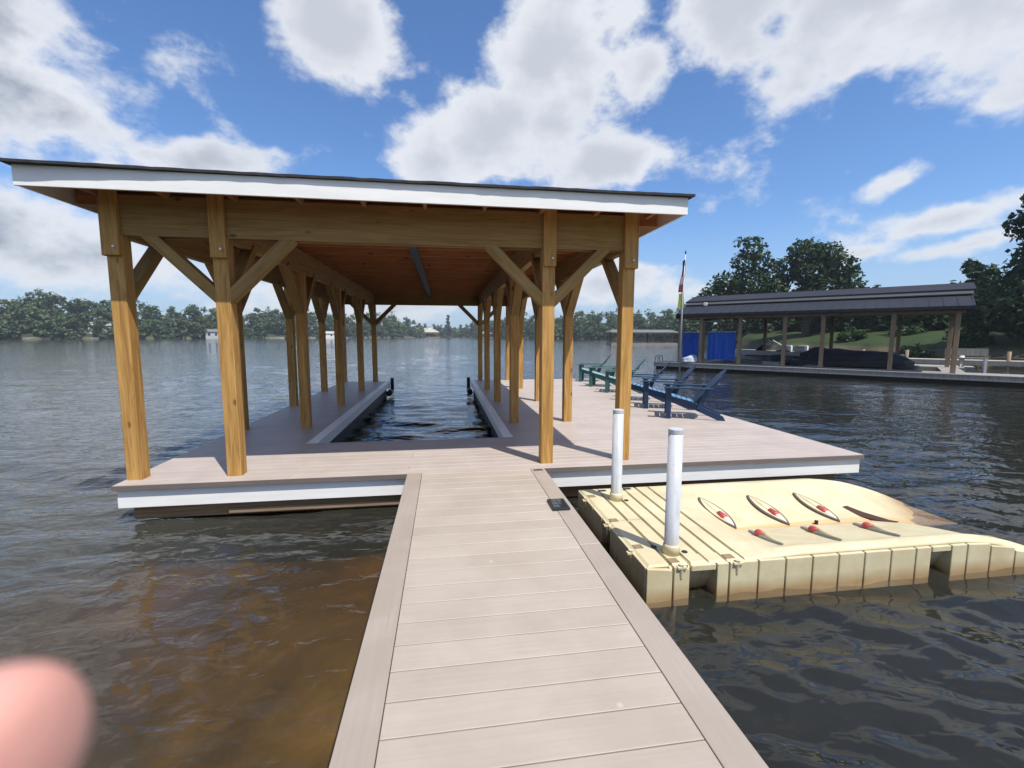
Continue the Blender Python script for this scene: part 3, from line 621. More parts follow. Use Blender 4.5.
kp = [(3.93, 3.84), (3.99, 3.85), (4.06, 3.74), (4.15, 3.63), (4.27, 3.56), (4.19, 3.51), (4.06, 3.55), (3.97, 3.67)]
kd.add([(x, y, ftop(x, y)+.006) for x, y in kp]+[(x, y, ftop(x, y)-.02) for x, y in kp], [tuple(range(8)), tuple(range(15, 7, -1))]+[(i, i+8, (i+1) % 8+8, (i+1) % 8) for i in range(8)]).build('bow_slot', 'slot_dark', fl)
MB().tube([(3.42, 3.60, ftop(3.42, 3.6)-.005), (3.42, 3.60, ftop(3.42, 3.6)+.035)], .016, 10).build('drain_plug', 'black_rubber', fl)
for (x, y) in ((1.60, 4.36), (1.88, 4.38)): MB().box((x-.04, y-.02, ZT+.001), (x+.04, y+.02, ZT+.004)).build('socket', 'black_rubber', fl)
def pole(x, y, top, label):
    e = empty('mooring_pole', (x, y, -1.3), label=label, cat='pole', group='white capped poles through the jet ski float')
    MB().tube([(0, 0, 0), (0, 0, top+1.3-.035)], .052, 24).build('pipe', 'pvc', e, True)
    cp = MB().tube([(0, 0, top+1.3-.034), (0, 0, top+1.3)], .0530, 28).build('cap', 'pvc', e, bevel=.003)
    MB().tube([(0, 0, 1.3+ZT+.002), (0, 0, 1.3+ZT+.055), (0, 0, 1.3+ZT+.075)], [.064, .061, .056], 20).build('collar', 'cream_plastic', e, True)
    return e
pole(1.65, 4.10, .745, 'white capped pipe standing at the dock end of the cream float')
pole(1.645, 2.995, .785, 'nearer white capped pipe at the near edge of the cream float')
for (x, y) in ((1.75, 2.99), (1.56, 3.10), (1.74, 4.06)): MB().tube([(x, y, ZT+.001), (x, y, ZT+.005)], .022, 10).build('socket', 'black_rubber', fl)

# ---------------------------------------------------------------- adirondack chairs
def make_chair(dark, lite):
    """local frame: faces -X, back at +X"""
    e = empty('adirondack_chair', (0, 0, 0))
    for s in (-1, 1):
        y = s*.27
        MB().prism([(-.06, 0), (.03, 0), (.03, .54), (-.06, .54)], 1, y-.02*0-.018, y+.018).build('front_leg', dark, e, bevel=.004)
        st = [(-.05, .30), (-.05, .40), (.30, .33), (.88, .075), (.92, 0), (.80, 0), (.30, .22)]
        MB().prism(st, 1, y-s*.04-.014, y-s*.04+.014).build('stringer', dark, e, bevel=.004)
        MB().prism([(.45, .20), (.52, .18), (.66, .56), (.59, .56)], 1, y+s*.0-.014, y+.014).build('rear_leg', dark, e)
        MB().box((-.10, y-.065+s*.02, .54), (.70, y+.065+s*.02, .562)).build('armrest', lite if lite.startswith('light') else lite, e, bevel=.006)
    seat = MB()
    for i in range(6):
        x = -.05+i*.088; z = .385-max(0, x+.05)*.28
        seat.obar((x+.04, -.24, z+.012), (x+.04, .24, z+.012), .078, .02, upv=(.27, 0, 1))
    seat.build('seat', 'skylit_blue_seat' if 'blue' in dark or 'navy' in dark else 'light_teal_seat', e, bevel=.003)
    bk = MB(); n = 7
    for i in range(n):
        t = (i-(n-1)/2)/((n-1)/2); y0 = t*.20; y1 = t*.235; hgt = .86-.14*t*t
        a = Vector((.40, y0, .26)); dr = Vector((.62, 0, .72)).normalized(); b = a+dr*hgt*.93; b.y = y1
        bk.obar(a, b, .066, .02, upv=(-.72, 0, .62))
    back = bk.build('backrest', dark, e, bevel=.004)
    for q in (.16, .50):
        a = Vector((.415, 0, .25))+Vector((.62, 0, .72)).normalized()*q; MB().obar(a+Vector((.012, -.25, 0)), a+Vector((.012, .25, 0)), .06, .02, upv=(-.8, 0, .5)).build('back_rail', dark, back)
    return e
ca = make_chair('dark_teal_paint', 'teal_paint'); cb = make_chair('navy_paint', 'blue_paint')
ang = math.atan2(-.43, .90)
CH = [(4.02, 7.62, cb, 'dark blue slatted lounge chair nearest to the white poles'), (4.10, 8.72, cb, 'dark blue slatted lounge chair in the middle of the blue three'), (4.15, 9.85, cb, 'dark blue slatted lounge chair just past the right front timber post'),
      (4.22, 11.25, ca, 'teal slatted lounge chair partly behind the right front timber post'), (4.28, 12.65, ca, 'teal slatted lounge chair in the middle of the teal three'), (4.38, 14.05, ca, 'teal slatted lounge chair at the far lake end of the deck')]
used = set()
for i, (x, y, src, lab) in enumerate(CH):
    o = src if id(src) not in used else copy_tree(src); used.add(id(src))
    o.location = (x, y, .001); o.rotation_euler = (0, 0, ang+R([0, 3, -2, 2, -3, 1][i])); tag(o, lab, 'chair', 'lounge chairs along the lake edge of the deck')

# ---------------------------------------------------------------- neighbour's boathouse
A = Vector((11.74, 23.76, 0)); D = Vector((.6525, -.7578, 0)); NN = Vector((.7578, .6525, 0)); brz = math.atan2(D.y, D.x)
def Lp(t, o_, z=0): return A+D*t+NN*o_+Vector((0, 0, z))
bh = empty('boathouse', A, brz, label='long open sided boathouse with two tier dark metal roof on brown posts', cat='boathouse')
# local frame: x along the front edge (t), y inland (offset)
nb_ = MB(); boards(nb_, -.2, 30, 0, 1.5, .145, 'y' if False else 'x', z=(-.03, 0)); nb_.build('decking', 'grey_timber', bh)
bb = MB(); k = -.2
while k < 29: bb.box((k, 1.5, -.028), (k+.14, 1.504, -.002)); k += 3
MB().box((-.2, .01, -.22), (30, .05, -.035)).build('fascia', 'grey_timber', bh)
MB().box((-.2, .35, -.6), (30, 1.3, -.23)).build('float_tub', 'black_rubber', bh)
MB().box((-.15, 5.2, -.2), (12.6, 6.2, -.0)).build('back_deck', 'grey_timber', bh)
for t in (1.9, 7.0, 12.0): MB().box((t-.35, 1.52, -.2), (t+.35, 5.18, -.0)).build('finger_deck', 'grey_timber', bh)
for t in (1.1, 2.2, 4.1, 6.05, 7.55, 9.98, 11.9): MB().box((t-.08, .32, 0), (t+.08, .48, 2.45)).build('post', 'brown_timber', bh, bevel=.01)
for t in (.7, 4.2, 7.4, 10.15, 12.0): MB().box((t-.08, 5.3, -1.5), (t+.08, 5.46, 3.0)).build('post', 'brown_timber', bh, bevel=.01)
MB().box((.95, .34, 2.36), (12.1, .46, 2.56)).build('beam', 'brown_timber', bh); MB().box((.6, 5.32, 2.5), (12.1, 5.44, 2.7)).build('beam', 'brown_timber', bh)
lr = [(0, 2.50), (0, 2.62), (2.0, 3.28), (2.0, 3.14)]
rf = MB().prism(lr, 0, .95, 12.32).build('roof', 'metal_roof', bh)
MB().prism([(3.9, 3.14), (3.9, 3.28), (6.2, 2.62), (6.2, 2.50)], 0, .95, 12.32).build('rear_slope', 'metal_roof', rf)
MB().prism([(2.0, 3.15), (2.03, 3.42), (3.87, 3.42), (3.9, 3.15)], 0, 1.05, 12.2).build('clerestory', 'dark_strip', rf)
MB().prism([(1.72, 3.30), (1.72, 3.37), (2.95, 3.72), (4.2, 3.37), (4.2, 3.30), (2.95, 3.62)], 0, .85, 12.42).build('upper_roof', 'metal_roof', rf)
MB().prism([(1.35, 3.13), (1.35, 3.17), (1.72, 3.29), (1.72, 3.25)], 0, .9, 12.34).build('flashing', 'dark_strip', rf)
for t in np.arange(1.2, 12.3, .41): MB().obar((t, .01, 2.63), (t, 2.0, 3.288), .03, .02).build('seam', 'metal_roof', rf)
bl = MB().box((1.95, 1.30, 3.08), (2.13, 1.42, 3.26)).build('floodlight', 'white_paint', rf, bevel=.02)
for x in (.95, 12.3): MB().prism([(.1, 2.4), (.1, 2.56), (1.9, 3.14), (3.9, 3.14), (6.0, 2.56), (6.0, 2.4)], 0, x, x+.03).build('gable_board', 'metal_roof', rf)
# cleats and a hose reel at the left end
def curtain(x0, x1, z0, z1, lab, y=1.0):
    vs2 = []; n = 28
    for i in range(n+1):
        x = x0+(x1-x0)*i/n; dy = .05*math.sin(i*1.3)+.03*math.sin(i*.5)
        for z in (z0, (z0+z1)/2, z1): vs2.append((x, y+dy*(1.3-.5*(z-z0)/(z1-z0)), z-.03*math.sin(i*.4)))
    n3 = len(vs2); vs2 += [(a, b+.012, c) for a, b, c in vs2]; f2 = []
    for i in range(n):
        for j in range(2): q = i*3+j; f2 += [(q, q+3, q+4, q+1), (q+n3, q+1+n3, q+4+n3, q+3+n3)]
    e = empty('tarp', Lp(x0, y, z0), brz, label=lab, cat='tarp', group='blue tarps hung in the boathouse')
    MB().add([(a-x0, b-y, c-z0) for a, b, c in vs2], f2).build('sheet', 'tarp', e, True)
    MB().tube([(0, .0, z1-z0+.01), (x1-x0, .0, z1-z0+.01)], .015, 6).build('rope', 'white_paint', e)
curtain(1.02, 2.0, .12, 1.64, 'narrow bright blue tarp hanging at the left end of the boathouse'); curtain(2.35, 3.75, .20, 1.66, 'wider bright blue tarp hanging behind the second boathouse post')
# flagpole with a hanging flag above a small yellow one
fp = empty('flagpole', Lp(1.3, -.06, -.5), 0, label='pale pole with limp hanging flag at the left end of the boathouse', cat='flagpole')
MB().tube([(0, 0, 0), (0, 0, 4.1), (.07, .0, 6.25)], [.045, .04, .02], 10).build('pole', 'hull_white', fp, True)
MB().tube([(.07, 0, 6.24), (.073, 0, 6.33), (.075, 0, 6.45)], [.03, .045, .005], 8).build('finial', 'dark_strip', fp, True)
def limp(x0, zt, zb, wtop, wbot, mats, ph):
    n = 10; m_ = 9; cols = []
    for s_, mt in enumerate(mats):
        vs2 = []; z0 = zt+(zb-zt)*s_/len(mats); z1 = zt+(zb-zt)*(s_+1)/len(mats)
        for i in range(n+1):
            z = z0+(z1-z0)*i/n; tt = (zt-z)/(zt-zb); wd = wtop+(wbot-wtop)*tt
            for j in range(m_+1): u = j/m_; vs2.append((x0-wd*u+.02*math.sin(z*5+ph), .05*math.sin(u*14+z*3+ph), z-.10*u*(1-tt)))
        n3 = len(vs2); vs2 += [(a, b+.008, c) for a, b, c in vs2]; f2 = [(i*(m_+1)+j, (i+1)*(m_+1)+j, (i+1)*(m_+1)+j+1, i*(m_+1)+j+1) for i in range(n) for j in range(m_)]; f2 += [tuple(q+n3 for q in reversed(f_)) for f_ in f2]
        cols.append((vs2, f2, mt))
    return cols
fg = None
for vs2, f2, mt in limp(.06, 5.95, 4.25, .10, .30, ['flag_blue', 'flag_red', 'flag_white', 'flag_red'], 0):
    o = MB().add(vs2, f2).build('flag' if fg is None else 'flag_stripe', mt, fp if fg is None else fg, True); fg = fg or o
for vs2, f2, mt in limp(.10, 4.25, 3.45, .30, .34, ['flag_yellow'], 2): MB().add(vs2, f2).build('lower_flag', mt, fp, True)
# heaped pale cover on the dock corner
def lump(name, loc, sx, sy, sz, mat, parent=None, seed=0, n=2, sub=3):
    import bmesh
    bm = bmesh.new(); bmesh.ops.create_icosphere(bm, subdivisions=sub, radius=1)
    for v in bm.verts:
        d = noise.noise(v.co*1.7+Vector((seed, 0, 0)))*.35+noise.noise(v.co*5+Vector((seed, 3, 0)))*.08
        v.co = v.co*(1+d); v.co.x *= sx; v.co.y *= sy; v.co.z = max(v.co.z, -.25)*sz
    me = bpy.data.meshes.new(name); bm.to_mesh(me); bm.free(); o = link_mesh(name, me, mat, parent, True); o.location = loc; return o
o = lump('covered_bundle', Lp(1.75, .28, .12), .50, .22, .30, 'cloth_grey', seed=3); tag(o, 'rounded pale grey covered bundle lying on the left corner of the boathouse deck', 'bundle')
# white bench frame / ladder on the dock left corner
ld = empty('dock_ladder', Lp(-.1, .0, -.6), brz, label='dark curved ladder rails at the outer end of the grey boathouse deck', cat='ladder')
for y in (.05, .45): MB().tube([(0, y, 0), (-.05, y, .5), (-.03, y, .85), (.08, y, .98), (.22, y, .92), (.25, y, .62)], .022, 8).build('rail', 'dark_strip', ld, True)
for z in (.15, .4): MB().box((-.06, .05, z), (.0, .45, z+.03)).build('step', 'dark_strip', ld)

# ---------------------------------------------------------------- boats and small docks on the right shore
def boat_hull(mb, L_, B_, H_, n=14):
    secs = []
    for i in range(n+1):
        t = i/n; x = -L_/2+L_*t; wv = B_/2*(1-max(0, (t-.5)/.5)**2.4)*(.9+.1*min(1, t*4)); zb = .0+.35*H_*max(0, (t-.6)/.4)**2; zt = H_*(1+.22*max(0, t-.4)); wv = max(wv, .02)
        secs.append([(x, -wv, zt), (x, -wv*.92, zt*.55+zb*.45), (x, -wv*.55, zb+.06), (x, 0, zb), (x, wv*.55, zb+.06), (x, wv*.92, zt*.55+zb*.45), (x, wv, zt)])
    vs2 = [p for s_ in secs for p in s_]; f2 = [(i*7+j, (i+1)*7+j, (i+1)*7+j+1, i*7+j+1) for i in range(n) for j in range(6)]; f2 += [tuple(range(7)), tuple(n*7+j for j in range(6, -1, -1))]
    f2 += [(i*7, i*7+6, (i+1)*7+6, (i+1)*7) for i in range(n)]
    return mb.add(vs2, f2)
b1 = empty('motorboat', (19.3, 24.4, -.05), brz+math.pi, label='white motorboat with raised windscreen parked behind the blue tarps', cat='boat')
boat_hull(MB(), 4.6, 1.9, .62).build('hull', 'hull_white', b1); MB().box((-2.1, -.96, .34), (1.2, .96, .39)).build('stripe', 'metal_roof', b1)
MB().prism([(.2, .66), (.75, .66), (.25, 1.12), (.18, 1.12)], 1, -.75, .75).build('windscreen', 'glass_dark', b1)
MB().obar((-.9, -.6, .66), (.1, -.6, 1.25), .12, .05).build('tower', 'white_paint', b1); MB().obar((-.9, .6, .66), (.1, .6, 1.25), .12, .05).build('tower', 'white_paint', b1)
for x in (-.7, -1.5): MB().box((x-.25, -.7, .62), (x+.25, .7, .95)).build('seat', 'white_paint', b1, bevel=.05)
b2 = empty('covered_boat', (20.5, 20.3, -.35), brz+.1, label='low boat under a dark grey cover floating behind the boathouse posts', cat='boat')
boat_hull(MB(), 5.0, 2.0, .55).build('hull', 'dark_strip', b2)
o = lump('cover', (0, 0, .60), 2.45, .98, .55, 'boat_cover', b2, seed=9); lump('bow_cover', (-1.3, 0, .85), .7, .6, .35, 'boat_cover', b2, seed=4)
b3 = empty('jet_ski', (18.9, 23.2, -.38), brz+1.4, label='small grey personal watercraft moored beside the white motorboat', cat='jet ski')
boat_hull(MB(), 2.6, 1.0, .42).build('hull', 'cloth_grey', b3); MB().box((-.9, -.2, .42), (.2, .2, .80)).build('seat', 'boat_cover', b3, bevel=.08); MB().tube([(.35, -.35, .98), (.3, 0, 1.02), (.35, .35, .98)], .03, 8).build('handlebar', 'dark_strip', b3); MB().prism([(.1, .4), (1.1, .45), (.5, .95), (.2, .95)], 1, -.22, .22).build('cowl', 'hull_white', b3)
def small_dock(loc, rz, L_, B_, lab, white=True):
    e = empty('small_dock', loc, rz, label=lab, cat='dock')
    MB().box((0, 0, -.10), (L_, B_, 0)).build('decking', 'concrete', e); MB().box((0, -.03, -.28), (L_, -.002, -.02)).build('fascia', 'grey_timber', e)
    for x in np.arange(.3, L_, 2.2): MB().tube([(x, .1, -1.6), (x, .1, .55)], .09, 8).build('piling', 'white_paint' if white else 'brown_timber', e, True)
    return e
small_dock((21.6, 21.9, -.02), brz, 5.2, 1.6, 'low grey dock with short white pilings behind the right end of the boathouse')
small_dock((27.3, 26.5, .05), brz, 9, 1.6, 'grey shore dock beneath the grassy bank right of the boathouse', False)
bn = empty('bench', (24.2, 18.6, -.02), brz, label='white framed dock bench near the right hand post of the boathouse', cat='bench')
for x in (0, 1.3): MB().box((x-.05, 0, -.3), (x+.05, .5, .42)).build('leg', 'white_paint', bn)
MB().box((-.1, 0, .42), (1.4, .5, .47)).build('seat', 'grey_timber', bn); MB().box((-.1, .48, .55), (1.4, .52, .9)).build('backrest', 'grey_timber', bn)

# ---------------------------------------------------------------- trees
def leaf_mesh(blobs, n, size, up_=.35, flat=.75, seed=0, hollow=.0):
    """n leaf-clump quads spread through a list of ellipsoids (x,y,z,rx,ry,rz,weight)"""
    g = np.random.default_rng(seed); B = np.array(blobs, float); vol = B[:, 3]*B[:, 4]*B[:, 5]*B[:, 6]; idx = g.choice(len(B), n, p=vol/vol.sum())
    d = g.normal(size=(n, 3)); d /= np.linalg.norm(d, axis=1)[:, None]; rad = g.uniform(.35, 1.06, n)**.45; b = B[idx]; c = b[:, :3]+d*rad[:, None]*b[:, 3:6]
    c += g.normal(size=(n, 3))*size*.6
    nn = d*.8+g.normal(size=(n, 3))*.7+np.array([0, 0, up_]); nn /= np.linalg.norm(nn, axis=1)[:, None]
    t = np.cross(nn, g.normal(size=(n, 3))); t /= np.linalg.norm(t, axis=1)[:, None]; s = np.cross(nn, t)
    sz = size*g.uniform(.55, 1.35, n)[:, None]; el_ = g.uniform(.45, .9, n)[:, None]
    q = np.stack([c-t*sz, c-s*sz*el_+nn*sz*.12, c+t*sz*g.uniform(.8, 1.2, n)[:, None], c+s*sz*el_-nn*sz*.1], 1).reshape(-1, 3); f = np.arange(4*n).reshape(n, 4)
    tint = np.clip(.35+.25*g.normal(size=n)+.35*(g.random(len(B))[idx]-.5)*1.4, 0, 1)
    return q, f, tint
def mesh_tint(name, q, f, tint, mat, parent):
    me = mesh_np(name, q, f); at = me.attributes.new('tint', 'FLOAT_COLOR', 'FACE'); n = len(me.polygons); t4 = np.repeat(tint[:n, None], 4, 1).astype(np.float32); at.data.foreach_set('color', t4.ravel())
    return link_mesh(name, me, mat, parent)
def tree(loc, H, crown, n, size, mat, label, name='tree', trunk_r=.3, seed=1, group=None, limbs=7):
    """crown = blobs in local metres above the base"""
    e = empty(name, loc, 0, label=label, cat='tree', group=group)
    q, f, t = leaf_mesh(crown, n, size, seed=seed); mesh_tint('crown', q, f, t, mat, e)
    g = random.Random(seed); mb = MB(); pts = [(g.uniform(-.1, .1)*i*.3, g.uniform(-.1, .1)*i*.3, H*.8*i/6-.4) for i in range(7)]
    mb.tube(pts, [trunk_r*(1.15-.14*i) for i in range(7)], 9)
    for b in sorted(crown, key=lambda b_: -b_[6]*b_[3])[:limbs]:
        z0 = min(max(b[2]*.55, H*.15), H*.6); a = Vector((0, 0, z0)); c = Vector(b[:3]); mb.tube([a, a.lerp(c, .5)+Vector((0, 0, -.05*H*.2)), c], [trunk_r*.45, trunk_r*.28, trunk_r*.10], 6)
    mb.build('trunk', 'bark', e, True); return e
def crown_blobs(R0, H, z0, n, seed, squash=.8, shape='round'):
    g = random.Random(seed); out = []
    for i in range(n):
        t = g.random(); z = z0+(H-z0)*(t*.95+.03)
        u = (z-z0)/(H-z0); rmax = R0*(math.sin(math.pi*min(1, u*.85+.18))**.7 if shape == 'round' else (1-u)**.8+.12)
        a = g.uniform(0, 6.28); rr = rmax*math.sqrt(g.random())*.78; s_ = R0*g.uniform(.22, .40)*(1 if shape == 'round' else .8)*(1-.35*u)
        out.append((rr*math.cos(a), rr*math.sin(a), z-s_*.3, s_, s_, s_*squash, g.uniform(.6, 1.2)))
    return out
# two big trees behind the boathouse, one at the right edge
def gz(x, y): return float(land_h(np.array([x]), np.array([y]))[0])
x, y = 39.6, 57.3; z = gz(x, y)
cr = [(a, b, c-z, r1, r1, r2, 1) for a, b, c, r1, r2 in ((1.3, -.8, 13.2, 1.3, 1.6), (.6, -.2, 11.3, 1.6, 1.6), (2.3, -1.4, 10.9, 1.7, 1.5), (-1.0, .5, 8.4, 2.2, 1.7), (1.6, -.6, 8.2, 2.8, 2.0), (-2.4, 1.5, 6.8, 2.2, 1.8), (3.6, -2.2, 7.6, 1.9, 1.5), (.5, .3, 5.8, 3.6, 2.0), (3.4, -2, 5.4, 2.6, 2), (-.2, -.6, 13.9, .9, .8), (2.4, -1.4, 12.6, .8, 1.0))]
tree((x, y, z), 13, cr, 6500, .27, 'leaf_dark', 'tall dark tree with narrow ragged top behind the left half of the boathouse roof', 'broadleaf_tree', .35, 3)
x, y = 46.8, 53.2; z = gz(x, y)
cr = [(a*.78, b*.78, c-z, r1*.85, r1*.85, r2*.9, 1) for a, b, c, r1, r2 in ((-.6, .5, 12.0, 2.4, 2.0), (1.6, -1.4, 11.6, 2.2, 1.9), (-2.6, 2.2, 10.2, 2.0, 1.9), (3.0, -2.6, 9.9, 2.3, 2.0), (.4, 0, 9.6, 3.0, 2.2), (-3.4, 3.0, 8.3, 1.7, 1.5), (4.1, -3.6, 8.1, 1.7, 1.8), (1.6, -1.2, 7.4, 3.2, 2.0), (-1.0, .8, 6.4, 1.7, 1.5), (3.8, -3.2, 6.2, 2.2, 1.6), (0, 0, 5.2, 3.4, 1.4), (-2.4, 2, 5.6, 1.2, 1.2))]
tree((x, y, z), 12, cr, 7000, .27, 'leaf_dark', 'wide round topped dark tree behind the middle of the boathouse roof', 'broadleaf_tree', .4, 5)
x, y = 42.6, 24.2; z = gz(x, y)
cr = crown_blobs(6.3, 12.4, 1.0, 50, 8, .75); tree((x, y, z), 12, cr, 17000, .21, 'leaf_dark', 'tree with drooping sparse outer branches at the right edge beyond the boathouse', 'broadleaf_tree', .4, 7)
for (x, y, h_, r_, sd_, lab) in ((43.0, 43.0, 1.6, 1.8, 25, 'dark shrub on the lawn left of the small pale house'), (40.0, 47.0, 1.3, 2.0, 26, 'spreading dark bush on the lawn in front of the grey house'), (36.5, 30.4, 2.2, 2.1, 21, 'leafy shrub under the big tree right of the boathouse'), (38.4, 28.0, 1.7, 1.7, 22, 'low dark shrub at the foot of the big right hand tree'), (34.0, 33.6, 1.2, 1.4, 23, 'small round bush on the grassy bank between two boathouse posts'), (46.5, 39.5, 3.2, 2.2, 24, 'mid green bush on the lawn behind the boathouse')):
    z = gz(x, y); e = empty('shrub', (x, y, z-.1), 0, label=lab, cat='shrub'); q, f, t = leaf_mesh(crown_blobs(r_, h_, .1, 12, sd_, .8), 2200, .13, seed=sd_); mesh_tint('foliage', q, f, t, 'leaf_mid', e)
    MB().tube([(0, 0, 0), (.1, 0, h_*.5)], [.06, .02], 6).build('stem', 'bark', e)
# backdrop woods: one mass along each shore
def woods(name, az0, az1, nt, seed, mat, off, hgt, per, size, spread=26, lab=None, cat=None):
    g = np.random.default_rng(seed); Q = []; F = []; T = []; base = 0
    for i in range(nt):
        a = az0+(az1-az0)*(i+g.random())/nt; d = off+g.random()**1.5*spread; r = float(shore_r(a))+d; x = r*math.sin(R(a)); y = r*math.cos(R(a)); z = gz(x, y)
        H = hgt(a)*g.uniform(.70, 1.05)*(1.28 if g.random() < .07 else 1)*(1 if d > off+5 else .62); rr = H*g.uniform(.32, .50); tone = g.uniform(-.28, .28)
        q, f, t = leaf_mesh([(x+p[0], y+p[1], z+p[2], p[3], p[4], p[5], p[6]) for p in crown_blobs(rr, H, H*.06, 11, int(g.integers(1e6)), .75)], per, size, seed=int(g.integers(1e6)), up_=1.3)
        Q.append(q); F.append(f+base); base += len(q); T.append(np.clip(t+tone, 0, 1))
    o = mesh_tint(name, np.concatenate(Q), np.concatenate(F), np.concatenate(T), mat, None)
    return tag(o, lab, cat, None, 'stuff')
hl = lambda a: float(np.interp(a, [-75,-46,-40,-37,-33,-28,-22,-14,-8,-4,-1,2,4,7,12,20,27,31], [17,15,14,18,15.5,12.5,14,15,16,13,9,10,15,15,13,14,13,12]))
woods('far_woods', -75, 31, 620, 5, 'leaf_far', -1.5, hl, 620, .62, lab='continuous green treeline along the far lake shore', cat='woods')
woods('bank_woods', 31.5, 78, 80, 6, 'leaf_dark', 13, lambda a: 5.2, 900, .36, 12, lab='dark shaded trees massed behind the lawn and boathouse', cat='woods')
# single trees that stand out of the far treeline
def far_tree(px_az, r, H, R0, mat, lab, sd_, shape='round', name='broadleaf_tree'):
    x, y = r*math.sin(R(px_az)), r*math.cos(R(px_az)); z = gz(x, y)
    return tree((x, y, z), H, crown_blobs(R0, H, .8, 16, sd_, .8, shape), 1700, .75, mat, lab, name, .5, sd_, limbs=3)
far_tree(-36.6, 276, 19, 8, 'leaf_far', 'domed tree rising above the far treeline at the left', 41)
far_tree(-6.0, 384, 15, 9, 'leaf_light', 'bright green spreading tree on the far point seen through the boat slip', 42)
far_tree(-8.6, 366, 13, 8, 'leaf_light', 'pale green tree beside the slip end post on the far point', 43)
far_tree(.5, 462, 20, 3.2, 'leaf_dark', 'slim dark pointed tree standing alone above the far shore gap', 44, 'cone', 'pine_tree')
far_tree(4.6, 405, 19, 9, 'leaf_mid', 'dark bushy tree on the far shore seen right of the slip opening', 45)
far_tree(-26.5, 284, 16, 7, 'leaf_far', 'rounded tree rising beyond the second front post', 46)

# ---------------------------------------------------------------- houses and boathouses on the shores
def house(azd, d, L_, B_, H_, roof_h, wall, roofm, lab, name='house', cat='house', z=None, rz=None, wins=3):
    r = float(shore_r(azd))+d; x, y = r*math.sin(R(azd)), r*math.cos(R(azd)); zz = gz(x, y) if z is None else z
    e = empty(name, (x, y, zz), -R(azd) if rz is None else rz, label=lab, cat=cat)
    wl_ = MB().box((-L_/2, -B_/2, -.8), (L_/2, B_/2, H_)).build('wall', wall, e)
    MB().prism([(-B_/2-.4, H_-.1), (0, H_+roof_h), (B_/2+.4, H_-.1), (B_/2+.4, H_+.06), (0, H_+roof_h+.2), (-B_/2-.4, H_+.06)], 0, -L_/2-.4, L_/2+.4).build('roof', roofm, e)
    for i in range(wins):
        x = -L_/2+L_*(i+.5)/wins; wn = MB().box((x-.5, -B_/2-.04, H_*.38), (x+.5, -B_/2-.003, H_*.8)).build('window', 'glass_dark', e)
        MB().box((x-.58, -B_/2-.06, H_*.8), (x+.58, -B_/2-.004, H_*.8+.1)).build('frame', 'white_paint', wn)
    return e
def open_boathouse(azd, r, L_, H_, roofm, lab, B_=7, rh=1.6, rz=None, skirt=.5, hip=True):
    x, y = r*math.sin(R(azd)), r*math.cos(R(azd)); e = empty('boathouse', (x, y, WATER), -R(azd) if rz is None else rz, label=lab, cat='boathouse')
    MB().box((-L_/2-.5, -B_/2-.5, -.1), (L_/2+.5, B_/2+.5, .45)).build('decking', 'grey_timber', e)
    for sx in np.linspace(-L_/2+.3, L_/2-.3, 4):
        for sy in (-B_/2+.3, B_/2-.3): MB().box((sx-.14, sy-.14, .45), (sx+.14, sy+.14, H_)).build('post', 'brown_timber', e)
    k = L_*.28 if hip else 0
    v8 = [(-L_/2-.7, -B_/2-.7, H_), (L_/2+.7, -B_/2-.7, H_), (L_/2+.7, B_/2+.7, H_), (-L_/2-.7, B_/2+.7, H_), (-L_/2+k, 0, H_+rh), (L_/2-k, 0, H_+rh)]
    MB().add(v8, [(0,3,2,1),(0,1,5,4),(1,2,5),(2,3,4,5),(3,0,4)]).build('roof', roofm, e); MB().box((-L_/2-.7, -B_/2-.7, H_-skirt), (L_/2+.7, -B_/2-.62, H_-.01)).build('fascia', 'wet_timber' if skirt > .3 else roofm, e)
    return e
open_boathouse(-2.4, 436, 26, 5, 'roof_pale', 'pale hip roofed boathouse on the far shore in the gap of trees', 14, 4.2, skirt=1.2)
open_boathouse(24.3, 96, 12.0, 2.6, 'roof_shingle_grey', 'grey roofed open boathouse just left of the flagpole across the cove', 5, .5, rz=-R(24)+.25, skirt=.2, hip=False)
open_boathouse(5.2, 380, 10, 3.5, 'roof_shingle_grey', 'small boathouse seen just right of the slip opening on the far shore', 8, 1.8)
house(-24.6, -4, 9, 5, 3.2, 1.2, 'siding', 'roof_shingle_grey', 'pale walled boathouse at the waterline between the two left front posts', 'boathouse', 'boathouse', z=WATER+.3)
house(-33.6, 8, 16, 8, 3.8, 2.0, 'siding', 'roof_pale', 'pale roofed house among the trees near the far left shore', wins=4)
house(-15.6, 7, 12, 8, 4.6, 2.0, 'siding', 'roof_shingle_grey', 'pale house above the shore between the inner left posts', wins=3)
house(-13.2, -3, 11, 6, 2.6, 1.2, 'white_paint', 'roof_pale', 'low white boathouse on the far shore behind the inner left posts', 'boathouse', 'boathouse', z=WATER+.3)
house(44.2, 27, 11, 8, 2.8, 2.0, 'siding', 'roof_shingle_grey', 'grey house on the lawn seen beneath the middle of the boathouse roof', rz=-R(44)+.4, wins=5)
house(50.6, 26, 7, 6, 2.3, 1.4, 'siding', 'roof_shingle_grey', 'small pale house on the lawn near the right end of the boathouse', rz=-R(50), wins=2)
def seawall(a0, a1, lab, h_=.8, mat='concrete'):
    n = 24; mb = MB(); e = empty('seawall', (0,0,0), 0, label=lab, cat='seawall'); pts = []
    for i in range(n+1):
        a = a0+(a1-a0)*i/n; r = float(shore_r(a))*(1+.012*math.sin(a*1.7)+.008*math.sin(a*4.3+1))+.1; pts.append((r*math.sin(R(a)), r*math.cos(R(a)), a, r))
    for (x0, y0, a, r), (x1, y1, a2, r2) in zip(pts, pts[1:]): mb.obar((x0, y0, WATER+h_/2-.1), (x1, y1, WATER+h_/2-.1), .35, h_+.2)
    mb.build('wall', mat, e); return e
